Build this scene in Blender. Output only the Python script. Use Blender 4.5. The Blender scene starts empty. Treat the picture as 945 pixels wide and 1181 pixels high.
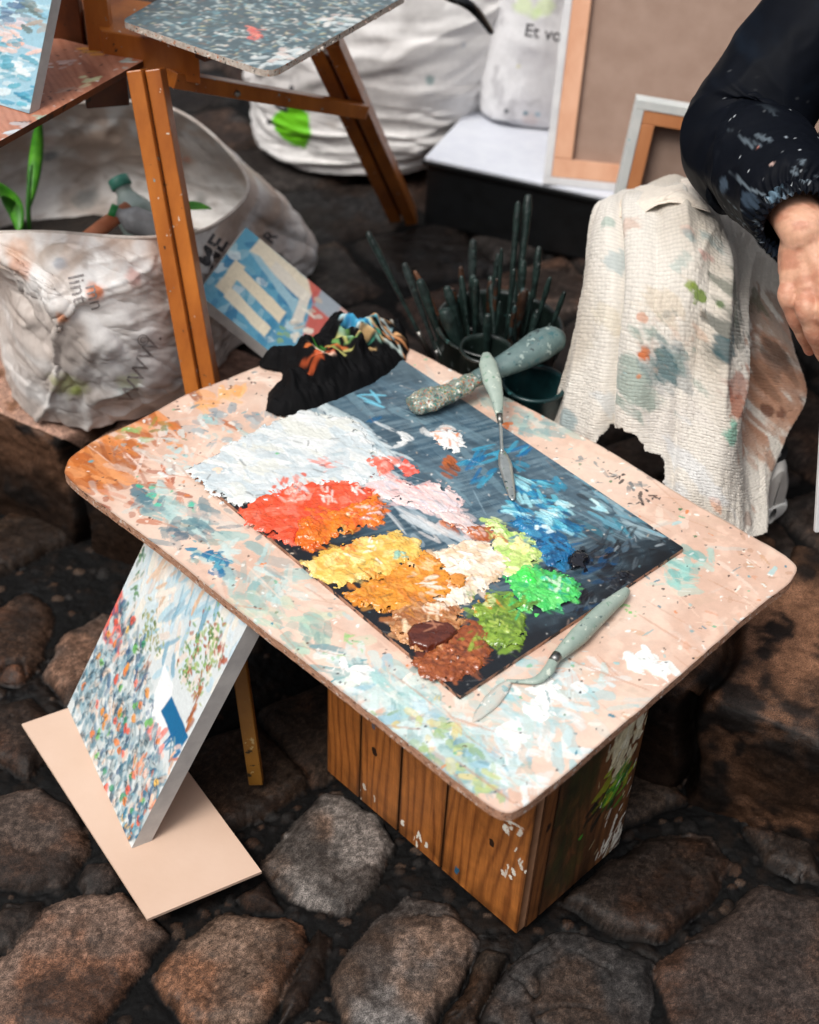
import bpy, bmesh, math, random
import numpy as np
from mathutils import Vector, Matrix
from mathutils.bvhtree import BVHTree

random.seed(7)
RNG = np.random.default_rng(7)
scene = bpy.context.scene
COL = scene.collection
R = math.radians

# ------------------------------------------------------------------ camera
CAMZ = 1.315
F_PX, PITCH, ROLL = 1600.0, R(40), R(3)      # focal length in photo pixels (945x1181)
PW, PH = 945.0, 1181.0
FW = np.array([0, math.cos(PITCH), -math.sin(PITCH)])
_r = np.array([1.0, 0, 0]); _u = np.array([0, math.sin(PITCH), math.cos(PITCH)])
RT = math.cos(ROLL) * _r + math.sin(ROLL) * _u
UP = -math.sin(ROLL) * _r + math.cos(ROLL) * _u
EYE = np.array([0, 0, CAMZ])

def ray(px, py):
    return FW + RT * (px - PW / 2) / F_PX - UP * (py - PH / 2) / F_PX
def W(px, py, z):
    d = ray(px, py); return EYE + d * ((z - CAMZ) / d[2])
def D(px, py, y):
    d = ray(px, py); return EYE + d * (y / d[1])
def proj(P):
    P = np.asarray(P) - EYE
    d = P @ FW
    return PW / 2 + F_PX * (P @ RT) / d, PH / 2 - F_PX * (P @ UP) / d

cam = bpy.data.cameras.new('camera'); camo = bpy.data.objects.new('camera', cam)
COL.objects.link(camo); scene.camera = camo
m = Matrix.Identity(4)
for i in range(3):
    m[i][0] = RT[i]; m[i][1] = UP[i]; m[i][2] = -FW[i]; m[i][3] = EYE[i]
camo.matrix_world = m
cam.sensor_fit = 'VERTICAL'; cam.sensor_height = 36.0
cam.lens = 36.0 * F_PX / PH
cam.clip_start = 0.05; cam.clip_end = 500
cam.dof.use_dof = True; cam.dof.focus_distance = 1.50; cam.dof.aperture_fstop = 3.6

# ------------------------------------------------------------------ helpers
def lin(c):
    c = np.asarray(c, float) / 255.0
    return np.where(c <= 0.04045, c / 12.92, ((c + 0.055) / 1.055) ** 2.4)

def _hash(ix, iy, seed):
    n = (ix.astype(np.int64) * 374761393 + iy.astype(np.int64) * 668265263 + seed * 1442695041) & 0xFFFFFFFF
    n = ((n ^ (n >> 13)) * 1274126177) & 0xFFFFFFFF
    n = (n ^ (n >> 16)) & 0xFFFF
    return n / 65535.0
def vn(x, y, seed=0):
    x = np.asarray(x, float); y = np.asarray(y, float)
    ix = np.floor(x); iy = np.floor(y); fx = x - ix; fy = y - iy
    fx = fx * fx * (3 - 2 * fx); fy = fy * fy * (3 - 2 * fy)
    a = _hash(ix, iy, seed); b = _hash(ix + 1, iy, seed); c = _hash(ix, iy + 1, seed); d = _hash(ix + 1, iy + 1, seed)
    return (a * (1 - fx) + b * fx) * (1 - fy) + (c * (1 - fx) + d * fx) * fy
def fbm(x, y, seed=0, o=4, g=0.5):
    s = 0; a = 1; t = 0
    for k in range(o):
        s = s + a * vn(x * 2 ** k + 17.3 * k, y * 2 ** k - 9.1 * k, seed + k * 31); t += a; a *= g
    return s / t
def sm(a, b, x):
    t = np.clip((x - a) / (b - a), 0, 1); return t * t * (3 - 2 * t)
def mix(a, b, t):
    t = np.asarray(t)[..., None] if np.ndim(a) > np.ndim(t) or np.ndim(b) > np.ndim(t) else t
    return a * (1 - t) + b * t

def pdist(X, Y, poly):
    """signed distance (inside > 0) and nearest point of polygon outline"""
    P = np.asarray(poly, float); n = len(P)
    best = np.full(X.shape, 1e9); nx = np.zeros(X.shape); ny = np.zeros(X.shape)
    ins = np.zeros(X.shape, bool)
    for i in range(n):
        ax, ay = P[i]; bx, by = P[(i + 1) % n]
        ex, ey = bx - ax, by - ay
        L = ex * ex + ey * ey + 1e-18
        t = np.clip(((X - ax) * ex + (Y - ay) * ey) / L, 0, 1)
        qx, qy = ax + t * ex, ay + t * ey
        d = np.hypot(X - qx, Y - qy)
        k = d < best
        best = np.where(k, d, best); nx = np.where(k, qx, nx); ny = np.where(k, qy, ny)
        c = ((ay > Y) != (by > Y)) & (X < (bx - ax) * (Y - ay) / (by - ay + 1e-18) + ax)
        ins ^= c
    return np.where(ins, best, -best), nx, ny

def pip(x, y, P):
    ins = False; ax, ay = P[-1]
    for bx, by in P:
        if (ay > y) != (by > y) and x < (bx - ax) * (y - ay) / (by - ay) + ax: ins = not ins
        ax, ay = bx, by
    return ins

def round_poly(P, rad, seg=8):
    """round the corners of a convex polygon"""
    P = [np.asarray(p, float) for p in P]; out = []; n = len(P)
    if np.ndim(rad) == 0: rad = [rad] * n
    for i in range(n):
        a, b, c = P[i - 1], P[i], P[(i + 1) % n]
        u = (a - b) / np.linalg.norm(a - b); v = (c - b) / np.linalg.norm(c - b)
        p0 = b + u * rad[i]; p1 = b + v * rad[i]
        for k in range(seg + 1):
            t = k / seg
            out.append((1 - t) ** 2 * p0 + 2 * t * (1 - t) * b + t * t * p1)
    return np.array(out)

def link(o, parent=None):
    COL.objects.link(o)
    if parent is not None: o.parent = parent
    return o
def tag(o, label=None, cat=None, group=None, kind=None):
    if label: o['label'] = label
    if cat: o['category'] = cat
    if group: o['group'] = group
    if kind: o['kind'] = kind
    return o
def empty(name, loc, label=None, cat=None, group=None):
    o = bpy.data.objects.new(name, None); o.empty_display_size = 0.05
    o.location = [float(v) for v in loc]
    COL.objects.link(o); bpy.context.view_layer.update()
    return tag(o, label, cat, group)

def raw_mesh(name, V, Fs, mats, parent=None, rgb=None, rough=None, smooth=True, midx=None):
    """V (n,3), Fs list of arrays/tuples"""
    me = bpy.data.meshes.new(name)
    V = np.asarray(V, float)
    if parent is not None: V = V - np.array(parent.matrix_world.translation)
    if isinstance(Fs, np.ndarray):
        n, k = Fs.shape
        me.vertices.add(len(V)); me.vertices.foreach_set('co', V.astype(np.float32).ravel())
        me.loops.add(n * k); me.loops.foreach_set('vertex_index', Fs.astype(np.int32).ravel())
        me.polygons.add(n); me.polygons.foreach_set('loop_start', (np.arange(n) * k).astype(np.int32))
        me.polygons.foreach_set('loop_total', np.full(n, k, np.int32))
        me.update(calc_edges=True)
        me.validate()
    else:
        me.from_pydata([tuple(v) for v in V], [], [tuple(int(i) for i in f) for f in Fs]); me.update()
    for mm in (mats if isinstance(mats, (list, tuple)) else [mats]): me.materials.append(mm)
    if len(me.polygons):
        me.polygons.foreach_set('use_smooth', np.full(len(me.polygons), smooth))
        if midx is not None and len(midx) == len(me.polygons): me.polygons.foreach_set('material_index', np.asarray(midx, np.int32))
    if rgb is not None:
        a = me.attributes.new('Col', 'FLOAT_COLOR', 'POINT')
        c = np.ones((len(V), 4), np.float32); c[:, :3] = np.clip(rgb.reshape(-1, 3), 0, 1); a.data.foreach_set('color', c.ravel())
    if rough is not None:
        a = me.attributes.new('Rgh', 'FLOAT', 'POINT'); a.data.foreach_set('value', rough.astype(np.float32).ravel())
    o = bpy.data.objects.new(name, me)
    return link(o, parent)

def grid_faces(ny, nx, closed_u=False):
    i = np.arange(ny - 1)[:, None]; j = np.arange(nx if closed_u else nx - 1)[None, :]
    j2 = (j + 1) % nx
    a = i * nx + j; b = i * nx + j2; c = (i + 1) * nx + j2; d = (i + 1) * nx + j
    return np.stack([np.broadcast_to(q, (ny - 1, j.shape[1])) for q in (a, b, c, d)], -1).reshape(-1, 4)

def normals(P, closed_u=False):
    if closed_u:
        du = np.roll(P, -1, 1) - np.roll(P, 1, 1)
    else:
        du = np.gradient(P, axis=1)
    dv = np.gradient(P, axis=0)
    n = np.cross(du, dv); return n / (np.linalg.norm(n, axis=-1, keepdims=True) + 1e-12)

def surf(ctrl, nu, nv, closed=False):
    """Catmull-Rom surface through a control grid (rows v, columns u) -> (nv,nu,3)"""
    C = np.asarray(ctrl, float)
    def cr(A, n, closed):
        m_ = A.shape[0]
        t = np.linspace(0, m_ if closed else m_ - 1, n, endpoint=not closed)
        i = np.minimum(np.floor(t).astype(int), (m_ if closed else m_ - 1) - (0 if closed else 1)); i = np.maximum(i, 0)
        f = (t - i)[(...,) + (None,) * (A.ndim - 1)]
        if closed: g = lambda k: A[(i + k) % m_]
        else:
            A2 = np.concatenate([(2 * A[0] - A[1])[None], A, (2 * A[-1] - A[-2])[None]], 0)
            g = lambda k: A2[np.clip(i + k + 1, 0, m_ + 1)]
        p0, p1, p2, p3 = g(-1), g(0), g(1), g(2)
        return 0.5 * ((2 * p1) + (-p0 + p2) * f + (2 * p0 - 5 * p1 + 4 * p2 - p3) * f ** 2 + (-p0 + 3 * p1 - 3 * p2 + p3) * f ** 3)
    A = cr(C, nv, False)
    A = np.swapaxes(cr(np.swapaxes(A, 0, 1), nu, closed), 0, 1)
    return A

def grid_obj(name, P, mats, parent=None, rgb=None, rough=None, closed=False, thick=0.0, fmask=None):
    ny, nx = P.shape[:2]
    Fq = grid_faces(ny, nx, closed)
    if fmask is not None: Fq = Fq[fmask.reshape(-1)[: len(Fq)]] if fmask.size == len(Fq) else Fq
    V = P.reshape(-1, 3)
    o = raw_mesh(name, V, Fq, mats, parent, rgb, rough)
    if thick:
        md = o.modifiers.new('s', 'SOLIDIFY'); md.thickness = thick; md.offset = -1
    return o

def tube(path, radii, nt=24, seg=None, squash=None):
    """(n,nt,3) rings along a smooth path; closed in u"""
    P = np.asarray(path, float); rr = np.asarray(radii, float)
    if seg:
        P = surf(P[:, None, :].repeat(2, 1), 2, seg)[:, 0]
        rr = np.interp(np.linspace(0, 1, seg), np.linspace(0, 1, len(rr)), rr)
    T = np.gradient(P, axis=0); T /= np.linalg.norm(T, axis=1, keepdims=True) + 1e-12
    ref = np.array([0, 0, 1.0]) if abs(T[0][2]) < 0.9 else np.array([1.0, 0, 0])
    n = np.cross(T[0], ref); n /= np.linalg.norm(n)
    out = np.zeros((len(P), nt, 3)); th = np.linspace(0, 2 * np.pi, nt, endpoint=False)
    for i in range(len(P)):
        n = n - T[i] * (n @ T[i]); n /= np.linalg.norm(n) + 1e-12
        b = np.cross(T[i], n)
        sq = 1.0 if squash is None else squash
        out[i] = P[i] + rr[i] * (np.cos(th)[:, None] * n + sq * np.sin(th)[:, None] * b)
    return out
def tube_obj(name, path, radii, mat, parent=None, nt=16, seg=None, squash=None):
    G = tube(path, radii, nt, seg, squash)
    ny, nx = G.shape[:2]
    V = np.concatenate([G.reshape(-1, 3), G[0].mean(0)[None], G[-1].mean(0)[None]])
    Fs = [tuple(f) for f in grid_faces(ny, nx, True)[:, ::-1]]
    for j in range(nx):
        Fs.append((ny * nx, j, (j + 1) % nx)); Fs.append((ny * nx + 1, (ny - 1) * nx + (j + 1) % nx, (ny - 1) * nx + j))
    return raw_mesh(name, V, Fs, mat, parent)

def box_mesh(name, o, u, v, w, mat, parent=None, bevel=0.0015):
    """box from corner o with edge vectors u,v,w"""
    o, u, v, w = [np.asarray(q, float) for q in (o, u, v, w)]
    V = [o, o + u, o + u + v, o + v, o + w, o + u + w, o + u + v + w, o + v + w]
    Fs = [(0, 3, 2, 1), (4, 5, 6, 7), (0, 1, 5, 4), (1, 2, 6, 5), (2, 3, 7, 6), (3, 0, 4, 7)]
    if np.dot(np.cross(u, v), w) < 0: Fs = [f[::-1] for f in Fs]
    ob = raw_mesh(name, V, Fs, mat, parent, smooth=False)
    if bevel:
        md = ob.modifiers.new('b', 'BEVEL'); md.width = bevel; md.segments = 2
    return ob
def bar(name, a, b, wdt, thk, mat, parent=None, up=(0, 0, 1), bevel=0.0015):
    a, b = np.asarray(a, float), np.asarray(b, float)
    t = b - a; t /= np.linalg.norm(t)
    s = np.cross(t, np.asarray(up, float)); s /= np.linalg.norm(s)
    n = np.cross(s, t)
    return box_mesh(name, a - s * wdt / 2 - n * thk / 2, b - a, s * wdt, n * thk, mat, parent, bevel)

# ------------------------------------------------------------------ materials
def nmat(name):
    mt = bpy.data.materials.new(name); mt.use_nodes = True
    nt = mt.node_tree; b = nt.nodes['Principled BSDF']
    return mt, nt, b
def N(nt, t, **kw):
    n = nt.nodes.new(t)
    for k, v in kw.items():
        if k in n.inputs: n.inputs[k].default_value = v
        else: setattr(n, k, v)
    return n
def vmat(name, rough=0.5, bump=0.0, bscale=300, dist=0.001, spec=0.5, coat=0.0, rattr=False, vary=0.12, sheen=0.0, vscale=60, sss=0.0):
    """vertex-colour paint/cloth/stone material with fine noise variation and bump"""
    mt, nt, b = nmat(name)
    a = N(nt, 'ShaderNodeAttribute', attribute_name='Col')
    tc = N(nt, 'ShaderNodeTexCoord')
    nz = N(nt, 'ShaderNodeTexNoise', Scale=vscale, Detail=6.0, Roughness=0.65)
    nt.links.new(tc.outputs['Object'], nz.inputs['Vector'])
    mr = N(nt, 'ShaderNodeMapRange'); mr.inputs['From Min'].default_value = 0.3; mr.inputs['From Max'].default_value = 0.7
    mr.inputs['To Min'].default_value = 1 - vary; mr.inputs['To Max'].default_value = 1 + vary
    nt.links.new(nz.outputs['Fac'], mr.inputs['Value'])
    mx = N(nt, 'ShaderNodeVectorMath', operation='MULTIPLY')
    nt.links.new(a.outputs['Color'], mx.inputs[0]); nt.links.new(mr.outputs['Result'], mx.inputs[1])
    nt.links.new(mx.outputs['Vector'], b.inputs['Base Color'])
    b.inputs['Roughness'].default_value = rough
    if rattr:
        ra = N(nt, 'ShaderNodeAttribute', attribute_name='Rgh'); nt.links.new(ra.outputs['Fac'], b.inputs['Roughness'])
    b.inputs['Specular IOR Level'].default_value = spec
    b.inputs['Coat Weight'].default_value = coat; b.inputs['Coat Roughness'].default_value = 0.12
    if sheen: b.inputs['Sheen Weight'].default_value = sheen
    if sss:
        b.inputs['Subsurface Weight'].default_value = sss; b.inputs['Subsurface Radius'].default_value = (0.01, 0.004, 0.002); b.inputs['Subsurface Scale'].default_value = 0.5
    if bump:
        n2 = N(nt, 'ShaderNodeTexNoise', Scale=bscale, Detail=5.0, Roughness=0.6)
        nt.links.new(tc.outputs['Object'], n2.inputs['Vector'])
        bp = N(nt, 'ShaderNodeBump', Strength=bump, Distance=dist)
        nt.links.new(n2.outputs['Fac'], bp.inputs['Height']); nt.links.new(bp.outputs['Normal'], b.inputs['Normal'])
    return mt
def stone_grain(mt, lo=.28, hi=1.75, scale=760):
    nt = mt.node_tree; b = nt.nodes['Principled BSDF']; src = b.inputs['Base Color'].links[0].from_socket
    tc = N(nt, 'ShaderNodeTexCoord'); vo = N(nt, 'ShaderNodeTexNoise', Scale=scale, Detail=3.0, Roughness=.8); nt.links.new(tc.outputs['Object'], vo.inputs['Vector'])
    mr = N(nt, 'ShaderNodeMapRange'); mr.inputs['From Min'].default_value = .38; mr.inputs['From Max'].default_value = .66; mr.inputs['To Min'].default_value = lo; mr.inputs['To Max'].default_value = hi
    nt.links.new(vo.outputs['Fac'], mr.inputs['Value']); mx = N(nt, 'ShaderNodeVectorMath', operation='MULTIPLY')
    nt.links.new(src, mx.inputs[0]); nt.links.new(mr.outputs['Result'], mx.inputs[1]); nt.links.new(mx.outputs['Vector'], b.inputs['Base Color'])
def smat(name, c1, c2=None, rough=0.5, scale=40, bump=0.3, bscale=200, dist=0.001, spec=0.5, specks=None, speck_t=0.66, stretch=(1, 1, 1), speck_scale=70, metal=0.0, coat=0.0):
    """two-tone noise material with optional paint specks (list of srgb colours)"""
    mt, nt, b = nmat(name)
    tc = N(nt, 'ShaderNodeTexCoord'); mp = N(nt, 'ShaderNodeMapping'); mp.inputs['Scale'].default_value = stretch
    nt.links.new(tc.outputs['Object'], mp.inputs['Vector'])
    nz = N(nt, 'ShaderNodeTexNoise', Scale=scale, Detail=6.0, Roughness=0.6)
    nt.links.new(mp.outputs['Vector'], nz.inputs['Vector'])
    rp = N(nt, 'ShaderNodeValToRGB'); c2 = c2 if c2 is not None else c1
    rp.color_ramp.elements[0].position = 0.35; rp.color_ramp.elements[1].position = 0.65
    rp.color_ramp.elements[0].color = (*lin(c1), 1); rp.color_ramp.elements[1].color = (*lin(c2), 1)
    nt.links.new(nz.outputs['Fac'], rp.inputs['Fac'])
    out = rp.outputs['Color']
    for k, c in enumerate(specks or []):
        n3 = N(nt, 'ShaderNodeTexNoise', Scale=speck_scale * (1 + 0.35 * k), Detail=4.0, Roughness=0.6, noise_dimensions='4D', W=3.7 * k + 1)
        nt.links.new(tc.outputs['Object'], n3.inputs['Vector'])
        r3 = N(nt, 'ShaderNodeMapRange'); r3.inputs['From Min'].default_value = speck_t; r3.inputs['From Max'].default_value = speck_t + 0.02
        nt.links.new(n3.outputs['Fac'], r3.inputs['Value'])
        mx = N(nt, 'ShaderNodeMix', data_type='RGBA')
        nt.links.new(r3.outputs['Result'], mx.inputs[0]); nt.links.new(out, mx.inputs[6]); mx.inputs[7].default_value = (*lin(c), 1)
        out = mx.outputs[2]
    nt.links.new(out, b.inputs['Base Color'])
    b.inputs['Roughness'].default_value = rough; b.inputs['Specular IOR Level'].default_value = spec; b.inputs['Metallic'].default_value = metal
    b.inputs['Coat Weight'].default_value = coat
    if bump:
        n2 = N(nt, 'ShaderNodeTexNoise', Scale=bscale, Detail=5.0); nt.links.new(mp.outputs['Vector'], n2.inputs['Vector'])
        bp = N(nt, 'ShaderNodeBump', Strength=bump, Distance=dist)
        nt.links.new(n2.outputs['Fac'], bp.inputs['Height']); nt.links.new(bp.outputs['Normal'], b.inputs['Normal'])
    return mt

# ------------------------------------------------------------------ paint engine
TS = 512
_ty, _tx = np.mgrid[0:TS, 0:TS]
TILE = [np.tile(fbm((_tx % TS) / s, (_ty % TS) / s, 50 + k, 4), (2, 2)) for k, s in enumerate((9, 22, 5))]
BR = np.repeat(RNG.random(4096), 1)
BR2 = np.convolve(RNG.random(4096), np.ones(5) / 5, 'same')

def blur(A, n=1):
    for _ in range(n):
        for ax in (0, 1):
            P_ = np.concatenate([A.take([0], ax), A, A.take([-1], ax)], ax)
            k = A.shape[ax]
            A = .25 * P_.take(range(0, k), ax) + .5 * A + .25 * P_.take(range(2, k + 2), ax)
    return A

class Canvas:
    """a paint surface over local metres [x0,x1]x[y0,y1]"""
    def __init__(s, x0, x1, y0, y1, res, base):
        s.x0, s.y0, s.res = x0, y0, res
        s.nx = int(round((x1 - x0) / res)) + 1; s.ny = int(round((y1 - y0) / res)) + 1
        s.X, s.Y = np.meshgrid(x0 + np.arange(s.nx) * res, y0 + np.arange(s.ny) * res)
        s.rgb = np.zeros((s.ny, s.nx, 3)) + lin(base); s.H = np.zeros((s.ny, s.nx)); s.Rg = np.full((s.ny, s.nx), 0.5)
    def dab(s, cx, cy, L, Wd, ang, col, alpha=1.0, h=0.0, dry=0.0, rough=None, edge=0.45, fine=False):
        rad = max(L, Wd) * 1.35
        i0 = max(0, int((cx - rad - s.x0) / s.res)); i1 = min(s.nx, int((cx + rad - s.x0) / s.res) + 2)
        j0 = max(0, int((cy - rad - s.y0) / s.res)); j1 = min(s.ny, int((cy + rad - s.y0) / s.res) + 2)
        if i1 - i0 < 2 or j1 - j0 < 2: return
        X = s.X[j0:j1, i0:i1] - cx; Y = s.Y[j0:j1, i0:i1] - cy
        c, sn = math.cos(ang), math.sin(ang)
        k = random.uniform(-0.5, 0.5)
        u = (X * c + Y * sn) / L; v = (-X * sn + Y * c) / Wd + k * u * u
        t = TILE[2 if fine else random.randint(0, 1)]; ox, oy = random.randint(0, TS - 1), random.randint(0, TS - 1)
        wd, ht = i1 - i0, j1 - j0
        if wd > TS or ht > TS: nz = np.resize(t, (ht, wd))
        else:
            nz = .62 * t[oy:oy + ht, ox:ox + wd] + .38 * TILE[2][ox:ox + ht, oy:oy + wd]
        q = 1 - (np.abs(u) ** 2.6 + np.abs(v) ** 2.6) + (nz - 0.5) * 3.4 * edge
        mk = sm(0.0, 0.22, q)
        bo = random.randint(0, 1500)
        bi = ((v + 2) * Wd / s.res * 0.9).astype(int) + bo
        br = BR2[np.clip(bi, 0, 4095)]
        if dry > 0:
            mk = mk * sm(-0.06, 0.06, br + 0.35 * nz - 0.32 - dry * (0.45 + 0.35 * u))
        mk = mk * alpha
        s.rgb[j0:j1, i0:i1] = mix(s.rgb[j0:j1, i0:i1], lin(col) * (0.86 + 0.28 * br[..., None]), mk)
        if h:
            ridge = 0.35 + 0.9 * (br - 0.3) + 0.55 * np.exp(-((np.abs(v) - 0.8) / 0.2) ** 2)
            s.H[j0:j1, i0:i1] += h * mk * ridge
        if rough is not None: s.Rg[j0:j1, i0:i1] = s.Rg[j0:j1, i0:i1] * (1 - mk) + rough * mk
    def scatter(s, pts, n, cols, L=(0.004, 0.01), Wd=(0.002, 0.005), ang=0.0, jit=3.2, spread=None, alpha=(0.7, 1), h=0.0, dry=0.0, rough=None, edge=0.45, poly=None, fine=False):
        k = 0; tries = 0
        if poly is not None:
            P = np.asarray(poly); lo, hi = P.min(0), P.max(0); PL_ = P.tolist()
            if len(PL_) > 60: PL_ = PL_[::6]
        while k < n and tries < n * 20:
            tries += 1
            if poly is not None:
                x = random.uniform(lo[0], hi[0]); y = random.uniform(lo[1], hi[1])
                if not pip(x, y, PL_): continue
            else:
                p = random.choice(pts); x = random.gauss(p[0], spread); y = random.gauss(p[1], spread)
            s.dab(x, y, random.uniform(*L), random.uniform(*Wd), ang + random.uniform(-jit, jit) / 2, random.choice(cols), random.uniform(*alpha), h * random.uniform(0.5, 1.2), dry, rough, edge, fine)
            k += 1
    def fill(s, poly, col, soft=0.004, alpha=1.0, nscale=60, namp=0.006, seed=1, rough=None):
        d = pdist(s.X, s.Y, poly)[0] + (fbm(s.X * nscale, s.Y * nscale, seed, 4) - 0.5) * 2 * namp
        mk = sm(-soft, soft, d) * alpha
        s.rgb[:] = mix(s.rgb, np.broadcast_to(lin(col), s.rgb.shape), mk)
        if rough is not None: s.Rg[:] = s.Rg * (1 - mk) + rough * mk
        return mk

def slab_obj(name, cv, outline, mats, parent, O, U, V_, Nn, thick, zfun=None, rgh=True):
    """painted slab: canvas cv in local plane coords, clipped cleanly to outline; origin O, axes U,V_,normal Nn"""
    d, nx, ny = pdist(cv.X, cv.Y, outline)
    snap = (d < 0) & (d > -1.45 * cv.res)
    X = np.where(snap, nx, cv.X); Y = np.where(snap, ny, cv.Y)
    ok = (d >= 0) | snap
    H = np.where(d > 0, cv.H * sm(0, 0.002, d), 0)
    Z = H
    P = O + X[..., None] * U + Y[..., None] * V_ + Z[..., None] * Nn
    Fq = grid_faces(cv.ny, cv.nx)
    okf = ok.reshape(-1)[Fq].all(1) & (d.reshape(-1)[Fq] >= 0).any(1)
    Fq = Fq[okf]
    if np.dot(np.cross(U, V_), Nn) < 0: Fq = Fq[:, ::-1]
    used = np.unique(Fq); remap = np.full(cv.nx * cv.ny, -1); remap[used] = np.arange(len(used))
    V0 = P.reshape(-1, 3)[used]; F0 = remap[Fq]
    rgb = cv.rgb.reshape(-1, 3)[used]; rg = cv.Rg.reshape(-1)[used]
    # side and bottom
    Po = np.asarray(outline); n = len(Po)
    # dense outline
    area = 0.5 * np.sum(Po[:, 0] * np.roll(Po[:, 1], -1) - np.roll(Po[:, 0], -1) * Po[:, 1])
    if area < 0: Po = Po[::-1]
    top = O + Po[:, :1] * U + Po[:, 1:] * V_ ; bot = top - Nn * thick
    top2 = top - Nn * 0.0
    b0 = len(V0)
    # nearest-canvas colour for the rim
    ii = np.clip(((Po[:, 0] - cv.x0) / cv.res).astype(int), 0, cv.nx - 1); jj = np.clip(((Po[:, 1] - cv.y0) / cv.res).astype(int), 0, cv.ny - 1)
    crgb = cv.rgb[jj, ii]
    Vall = np.concatenate([V0, top2, bot]); rgball = np.concatenate([rgb, crgb, crgb * 0 + lin((190, 140, 105))]); rgall = np.concatenate([rg, np.full(2 * n, 0.6)])
    i = np.arange(n); j = (i + 1) % n
    sd = np.stack([b0 + i, b0 + n + i, b0 + n + j, b0 + j], 1)
    flip = np.dot(np.cross(U, V_), Nn) < 0
    if flip: sd = sd[:, ::-1]
    # bottom as fan of quads (centre)
    cb = bot.mean(0)[None]
    Vall = np.concatenate([Vall, cb]); rgball = np.concatenate([rgball, lin((190, 140, 105))[None]]); rgall = np.append(rgall, 0.6)
    ci = len(Vall) - 1
    me_faces = [tuple(f) for f in F0.tolist()] + [tuple(f) for f in sd.tolist()]
    fan = [(b0 + n + b, b0 + n + a, ci) if not flip else (b0 + n + a, b0 + n + b, ci) for a, b in zip(i, j)]
    me_faces += fan
    midx = [0] * len(F0) + [1 if len(mats) > 1 else 0] * (len(sd) + len(fan))
    me = bpy.data.meshes.new(name)
    Vl = Vall - (np.array(parent.matrix_world.translation) if parent is not None else 0)
    me.from_pydata(Vl.tolist(), [], me_faces)
    for mm in mats: me.materials.append(mm)
    me.polygons.foreach_set('material_index', midx)
    sf = [True] * len(F0) + [False] * (len(sd) + len(fan)); me.polygons.foreach_set('use_smooth', sf)
    a = me.attributes.new('Col', 'FLOAT_COLOR', 'POINT'); c = np.ones((len(Vl), 4), np.float32); c[:, :3] = np.clip(rgball, 0, 1); a.data.foreach_set('color', c.ravel())
    a = me.attributes.new('Rgh', 'FLOAT', 'POINT'); a.data.foreach_set('value', rgall.astype(np.float32))
    o = bpy.data.objects.new(name, me)
    return link(o, parent)

def decal_text(target, text, px, py, size, ang, mat, name='lettering', parent=None, offset=0.0012, bold=0.0, stretch=1.0):
    """lettering laid onto the surface of target; (px,py) photo position of its left end, size in photo pixels"""
    cu = bpy.data.curves.new('t', 'FONT'); cu.body = text; cu.size = 1.0; cu.offset = bold; cu.resolution_u = 3
    to = bpy.data.objects.new('t', cu); COL.objects.link(to)
    bpy.context.view_layer.update()
    dg = bpy.context.evaluated_depsgraph_get()
    me = bpy.data.meshes.new_from_object(to.evaluated_get(dg))
    bpy.data.objects.remove(to)
    bm = bmesh.new(); bm.from_mesh(me)
    bmesh.ops.triangulate(bm, faces=bm.faces[:])
    bmesh.ops.subdivide_edges(bm, edges=[e for e in bm.edges if e.calc_length() > 0.12], cuts=2)
    bmesh.ops.triangulate(bm, faces=bm.faces[:])
    tb = BVHTree.FromObject(target, dg); off = np.array(target.matrix_world.translation)
    c, s = math.cos(ang), math.sin(ang); bad = []
    base = np.array((parent or target).matrix_world.translation)
    for v in bm.verts:
        x, y = v.co.x * size * stretch, v.co.y * size
        X = px + x * c - y * s * -1 * -1; Y = py - (x * s + y * c)
        d = ray(X, Y); d = d / np.linalg.norm(d)
        hit = tb.ray_cast(Vector(EYE - off), Vector(d))
        if hit[0] is None: bad.append(v); continue
        v.co = Vector(np.array(hit[0]) + off - d * offset - base)
    if bad: bmesh.ops.delete(bm, geom=bad, context='VERTS')
    bm.to_mesh(me); bm.free(); me.name = name
    me.materials.clear(); me.materials.append(mat)
    o = bpy.data.objects.new(name, me)
    return link(o, parent or target)

def stain(P, rgb, px, py, rad, col, alpha=1.0, seed=0, sc=60, amp=0.5, ytol=None):
    """tint the surface around its point seen at photo pixel (px,py); rad in metres, 3-D falloff with ragged edge"""
    a, b = proj(P.reshape(-1, 3))
    d = np.hypot(a - px, b - py).reshape(P.shape[:2])
    depth = ((P - EYE) @ FW)
    cand = d < d.min() + 6
    k = np.argmin(np.where(cand, depth, 1e9)); c = P.reshape(-1, 3)[k]
    r = np.linalg.norm(P - c, axis=-1)
    nz = fbm((P[..., 0] + P[..., 1]) * sc, (P[..., 2] + 0.3 * P[..., 0]) * sc, seed, 5) - 0.5
    mk = sm(1.0, 0.35, r / rad + nz * 2 * amp) * alpha
    rgb[:] = mix(rgb, np.broadcast_to(lin(col), rgb.shape), mk)
# ================================================================== SETTING
ZT = 0.315           # top of the wooden board
KZ = 0.16            # height of the upper pavement
KA = W(0, 480, KZ); KB = W(945, 853, KZ)
kd = (KB - KA)[:2]; kd /= np.linalg.norm(kd); kn = np.array([-kd[1], kd[0]])      # kn points to the back (upper side)
if kn[1] < 0: kn = -kn
def kside(X, Y): return (X - KA[0]) * kn[0] + (Y - KA[1]) * kn[1]

M_stone = vmat('wet_stone', rough=0.5, bump=0.55, bscale=210, dist=0.002, rattr=True, vary=0.35, vscale=120, spec=0.22); stone_grain(M_stone)
M_earth = smat('dark_wet_soil', (20, 16, 14), (48, 36, 30), rough=0.55, scale=8, bump=0.5, bscale=60, dist=0.01)

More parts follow.
